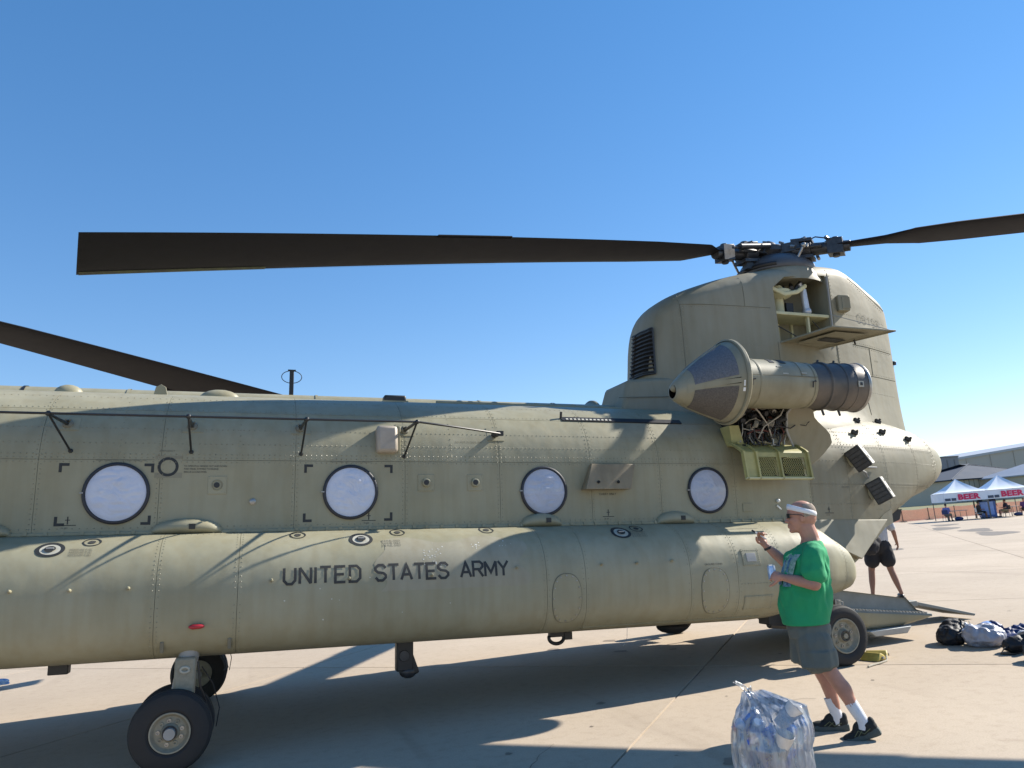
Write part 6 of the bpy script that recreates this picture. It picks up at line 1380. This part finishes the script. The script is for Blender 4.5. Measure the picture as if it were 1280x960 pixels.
# ================================================================== BEER TENTS
CANV = mat('white_canopy_fabric', (.70, .76, .84), rough=.7, var=.04, vscale=3); LET = mat('magenta_red_print', (.60, .035, .12), rough=.7); LOGO = mat('dark_logo_print', (.06, .08, .12), rough=.7, var=.3, vscale=30); POL = mat('dark_pole', (.12, .12, .12), rough=.5)
def tent(x0, y0, wx, wy, lab, peak, rz):
    t = empty('canopy_tent', (x0, y0, 0), rz); hx, hy = wx / 2, wy / 2; ze = 2.13
    def roof(a, r):
        k = max(abs(cos(a)), abs(sin(a))); x = hx * r * cos(a) / k; y = hy * r * sin(a) / k
        rid = max(0, 1 - abs(abs(cos(a)) - abs(sin(a))) * 2.2)
        return Vector((x, y, ze + (peak - ze) * (1 - r) ** 1.45 + .10 * rid * sin(pi * r) * .5))
    q = MB(); q.grid(roof, lin(0, 2 * pi, 81), lin(0, 1, 12)); q.build('canopy_roof', CANV, t, smooth=35)
    for (ax, ay, bx_, by_, nx, ny) in ((-hx, -hy, hx, -hy, 0, -1), (hx, -hy, hx, hy, 1, 0), (hx, hy, -hx, hy, 0, 1), (-hx, hy, -hx, -hy, -1, 0)):
        q = MB(); q.slab(lambda u, v, o: Vector((ax + (bx_ - ax) * u + nx * (.02 * sin(u * 14) * (1 - v) - o), ay + (by_ - ay) * u + ny * (.02 * sin(u * 14) * (1 - v) - o), 1.45 + .65 * v)), lin(0, 1, 20), (0, .5, 1), .01); q.build('valance', CANV, t)
    vs, fs = text_mesh('BEER', .56, .030, 1.05)
    mx_ = max(v[0] for v in vs); 
    q = MB(); q.add([(-.55 + v[0] * (1.6 / mx_), -hy - .035, 1.58 + v[1]) for v in vs], fs); q.build('beer_lettering', LET, t, smooth=0)
    for (xa, xb) in ((-hx + .06, -hx + .46), (-hx + .53, -hx + .86)):
        q = MB(); q.box(((xa + xb) / 2, -hy - .03, 1.62), (xb - xa, .01, .2)); q.build('sponsor_patch', LOGO, t)
    for sx in (-1, 1):
        for sy in (-1, 1):
            q = MB(); q.box((sx * (hx - .05), sy * (hy - .05), 1.07), (.05, .05, 2.14)); q.build('leg', POL, t)
    tag(t, lab, 'tent'); return t
tent(53.55, 38.1, 3.1, 3.05, 'white pop-up tent with BEER on its front, the left one of the pair', 3.2, radians(-30))
tent(56.25, 36.62, 3.1, 3.05, 'white pop-up tent with BEER on its front, the right one of the pair', 3.25, radians(-30))
# people and furniture under the tents
def seated(loc, rz, cols, lab):
    J = dict(head=(.02, 0, 1.22), hips=(0, 0, .50), chest=(-.02, 0, .88), armL=((-.02, .19, .98), (.05, .24, .72), (.28, .18, .70)), armR=((-.02, -.19, .98), (.05, -.24, .72), (.28, -.18, .70)),
             legL=((0, .10, .50), (.42, .12, .50), (.45, .12, .09)), legR=((0, -.10, .50), (.42, -.12, .50), (.45, -.12, .09)), cut=.8)
    r = figure('person', loc, rz, J, cols, vs=.03); tag(r, lab, 'person'); return r
def standing(loc, rz, cols, lab):
    J = dict(head=(.03, 0, 1.66), hips=(0, 0, .97), chest=(.0, 0, 1.32), armL=((0, .2, 1.42), (.0, .26, 1.14), (.12, .22, .92)), armR=((0, -.2, 1.42), (.0, -.26, 1.14), (.12, -.22, .92)),
             legL=((0, .09, .93), (.02, .11, .5), (0, .12, .09)), legR=((0, -.09, .93), (.02, -.11, .5), (0, -.12, .09)), cut=.85)
    r = figure('person', loc, rz, J, cols, vs=.03); tag(r, lab, 'person'); return r
PUR = mat('purple_blue_tee', (.16, .17, .42), rough=.9); NAV = mat('dark_navy_tee', (.02, .025, .05), rough=.9); BRN = mat('brown_black_tee', (.05, .035, .03), rough=.9); KHA = mat('khaki_cloth', (.25, .2, .12), rough=.9)
seated((51.3, 37.4, 0), .3, (SKIN, PUR, KHA, BLK, DH), 'person in a purple shirt sitting at the left end under the left tent')
seated((53.7, 36.6, 0), -.6, (SKIN2, BRN, FB, BLK, DH), 'person in dark clothes sitting on a white chair under the left tent')
standing((55.2, 37.7, 0), -1.4, (SKIN2, NAV, FB, BLK, DH), 'person in dark shirt standing behind the left edge of the blue cooler')
standing((56.3, 37.5, 0), -1.7, (SKIN2, NAV, NAV, BLK, DH), 'person in dark shirt standing behind the right edge of the blue cooler')
seated((56.1, 36.3, 0), 2.6, (SKIN, NAV, KHA, BLK, DH), 'person in dark shirt sitting right of the blue cooler')
seated((57.6, 35.9, 0), -2.8, (SKIN, mat('violet_tee', (.15, .07, .25), rough=.9), FB, BLK, DH), 'person in violet shirt sitting at the right edge of the photo')
def chair(x, y, rz, m1, lab):
    t = empty('folding_chair', (x, y, 0), rz); tag(t, lab, 'chair')
    q = MB(); q.box((0, 0, .44), (.45, .45, .03)); q.build('seat', m1, t, bevel=.005)
    q = MB(); q.box((-.21, 0, .70), (.03, .45, .34)); q.build('backrest', m1, t, bevel=.005)
    for sx in (-1, 1):
        for sy in (-1, 1): q = MB(); q.tube((sx * .2, sy * .2, .43), (sx * .24, sy * .22, .0), .014, n=6); q.build('leg', POL, t)
WH = MATS['white_enamel']
chair(51.25, 37.4, .3, NYN, 'dark folding chair under the purple-shirted person'); chair(53.65, 36.6, -.6, WH, 'white folding chair under the left tent'); chair(56.15, 36.3, 2.6, BLK, 'dark folding chair right of the blue cooler'); chair(57.7, 35.9, -2.8, WH, 'white folding chair at the right edge of the photo')
def table(x, y, L, lab):
    t = empty('folding_table', (x, y, 0)); tag(t, lab, 'table'); q = MB(); q.box((0, 0, .74), (L, .7, .04)); q.build('tabletop', mat('grey_tabletop', (.4, .4, .38), rough=.6), t, bevel=.008)
    for sx in (-1, 1):
        for sy in (-1, 1): q = MB(); q.tube((sx * L * .42, sy * .28, .73), (sx * L * .42, sy * .28, 0), .018, n=6); q.build('leg', POL, t)
table(52.6, 37.6, 1.4, 'folding table between the two seated people under the left tent'); table(57.0, 36.5, 1.0, 'folding table under the right tent')
t = empty('cooler', (54.9, 36.9, 0), radians(-36)); t.scale = (.95, .95, 1.12); tag(t, 'tall blue cooler with a pale front between the two tents', 'cooler')
q = MB(); q.box((0, 0, .6), (1.15, .7, 1.1)); q.build('cooler_body', mat('cooler_blue', (.05, .12, .35), rough=.5), t, bevel=.03)
q = MB(); q.box((-.05, -.36, .66), (.92, .02, .9)); q.build('cooler_front', mat('cooler_pale_blue', (.25, .38, .75), rough=.5), t, bevel=.01)
for sx in (-1, 1):
    q = MB(); q.lathe([(-.04, .001), (-.04, .1), (.04, .1), (.04, .001)], (sx * .45, -.3, .1), (0, 1, 0), n=16); q.build('cooler_wheel', BLK, t)
for (x, y, m_, lab) in ((56.8, 35.9, NYN, 'dark bag on the ground under the right tent'), (52.1, 37.1, NYN, 'dark blue bag on the ground under the left tent')):
    o = vox('bag', [blob((x, y, .14), (.42, .2, .15))], .04, m_, None, 2); tag(o, lab, 'bag')
# ================================================================== ORANGE FENCE
OR = mat('faded_orange_mesh', (1.0, .45, .29), rough=.8, var=.08, vscale=4, alpha=.85)
fe = empty('safety_fence', (56, 45, 0)); tag(fe, 'faded orange plastic safety fence stretched behind the beer tents', 'fence')
FA, FB_ = Vector((40.0, 45.6, 0)), Vector((90.0, 44.4, 0))
q = MB(); nz_ = 9
def fpnt(u, v): p = (FA - Vector((56, 45, 0))).lerp(FB_ - Vector((56, 45, 0)), u); return Vector((p.x, p.y + .05 * sin(u * 90) + .03 * sin(u * 37 + v * 3), .04 + v * (.98 - .07 * abs(sin(u * pi * 17)))))
for k in range(17): v = k / 16; q.grid(lambda u, w_: fpnt(u, v) + Vector((0, 0, w_)), lin(0, 1, 100), (-.022, .022))
q.build('fence_mesh', OR, fe, kind='stuff')
q = MB()
for k in range(500):
    u = k / 499; a = fpnt(u, 0); b_ = fpnt(u, 1); q.add([a + Vector((-.03, .01, 0)), a + Vector((.03, .01, 0)), b_ + Vector((.03, .01, 0)), b_ + Vector((-.03, .01, 0))], [(0, 1, 2, 3)])
q.build('fence_mesh', OR, fe, kind='stuff')
for k in range(18):
    u = k / 17; a = fpnt(u, 0); q = MB(); q.tube((a.x, a.y - .04, 0), (a.x - .02, a.y - .04, 1.08), .03, n=8); q.box((a.x, a.y - .04, .03), (.5, .4, .06)); q.build('fence_post', BLK, fe)
# ================================================================== FAR BUILDINGS
WALLM = mat('beige_metal_wall', (.50, .43, .34), rough=.8, var=.06, vscale=.1); ROOFB = mat('blue_grey_metal_roof', (.02, .04, .075), rough=.85, var=.08, vscale=.2); ROOFL = mat('pale_metal_roof', (.34, .36, .40), rough=.5, var=.05, vscale=.2); HANG = mat('hangar_cladding', (.40, .375, .34), rough=.7, var=.05, vscale=.05); HW = mat('building_window', (.03, .035, .045), rough=.2); TRIM = mat('building_trim', (.2, .18, .16), rough=.7)
def windows(q_parent, x0, x1, y, z, w_, h_, n, name='window', mt=None):
    for i in range(n):
        x = x0 + (x1 - x0) * (i + .5) / n; f = MB(); f.box((x, y - .05, z), (w_ + .3, .12, h_ + .3)); fo = f.build(name, TRIM, q_parent); g_ = MB(); g_.box((x, y - .14, z), (w_, .06, h_)); g_.build('pane', mt or HW, fo)
# big hangar
t = empty('hangar', (260, 215, 0)); tag(t, 'huge pale hangar with a gently rising roof behind the low buildings', 'building')
def hz(x): return 15.0 + (x - 244) * .085
q = MB(); q.hexa([(-16, 0, 0), (110, 0, 0), (110, 60, 0), (-16, 60, 0), (-16, 0, hz(244)), (110, 0, hz(370)), (110, 60, hz(370)), (-16, 60, hz(244))]); q.build('wall', HANG, t)
q = MB(); q.hexa([(-16.5, -.6, hz(244)), (110.5, -.6, hz(370)), (110.5, 60.6, hz(370)), (-16.5, 60.6, hz(244)), (-16.5, -.6, hz(244) + .9), (110.5, -.6, hz(370) + .9), (110.5, 60.6, hz(370) + .9), (-16.5, 60.6, hz(244) + .9)]); q.build('roof', ROOFL, t)
for i in range(10): q = MB(); x = -14 + i * 12.4; q.box((x, -.12, hz(260 + x) / 2), (.25, .2, hz(260 + x) - .4)); q.build('wall_rib', HANG, t)
for (x, z) in ((4, 12.0), (34, 13.0)): q = MB(); q.box((x, -.8, z), (1.4, 1.2, 1.0)); q.build('wall_vent', TRIM, t)
t = empty('tower_block', (239, 205, 0)); tag(t, 'plain grey block tower at the left end of the hangar', 'building')
q = MB(); q.box((0, 6, 8.2), (8.4, 12, 16.4)); q.build('wall', mat('tower_concrete', (.27, .25, .24), rough=.8, var=.08, vscale=.2), t)
q = MB(); q.box((0, 6, 16.5), (8.8, 12.4, .5)); q.build('roof', TRIM, t)
for x in (-1.2, 2.2): q = MB(); q.box((x, -.06, 8), (.4, .15, 15)); q.build('downpipe', TRIM, t)
def hip(name, x0, x1, y0, y1, ze, zr, wm, rm, lab, inset, nwin):
    t = empty(name, ((x0 + x1) / 2, (y0 + y1) / 2, 0)); c = Vector(((x0 + x1) / 2, (y0 + y1) / 2, 0)); hx, hy = (x1 - x0) / 2, (y1 - y0) / 2
    q = MB(); q.box((0, 0, ze / 2), (2 * hx, 2 * hy, ze)); q.build('wall', wm, t)
    ex, ey = hx + .9, hy + .9
    q = MB(); q.add([(-ex, -ey, ze), (ex, -ey, ze), (ex, ey, ze), (-ex, ey, ze), (-hx + inset, 0, zr), (hx - inset, 0, zr), (-ex, -ey, ze - .35), (ex, -ey, ze - .35), (ex, ey, ze - .35), (-ex, ey, ze - .35)],
        [(0, 1, 5, 4), (2, 3, 4, 5), (1, 2, 5), (3, 0, 4), (6, 7, 1, 0), (7, 8, 2, 1), (8, 9, 3, 2), (9, 6, 0, 3), (9, 8, 7, 6)]); q.build('roof', rm, t, smooth=0)
    q = MB(); q.path([(-ex, -ey - .05, ze - .1), (ex, -ey - .05, ze - .1)], .14, 6); q.path([(-ex, -ey, ze), (-hx + inset, 0, zr + .1)], .18, 6); q.build('roof_edge', CANV if rm is ROOFL else ROOFB, t)
    windows(t, -hx + 1, hx - 1, -hy, ze * .42, 1.6, 2.3, nwin)
    for i in range(int(hx)): q = MB(); q.box((-hx + 1 + i * 2.0, -hy - .04, ze / 2), (.12, .1, ze - .6)); q.build('wall_seam', TRIM, t)
    tag(t, lab, 'building'); return t
hip('low_building', 206, 246, 176, 200, 7.4, 12.6, WALLM, ROOFB, 'low beige building with a dark blue-grey hipped roof behind the left tent', 22, 9)
hip('low_building', 218, 290, 158, 176, 7.0, 10.6, WALLM, ROOFL, 'low beige building with a pale grey hipped roof behind the right tent', 9, 14)
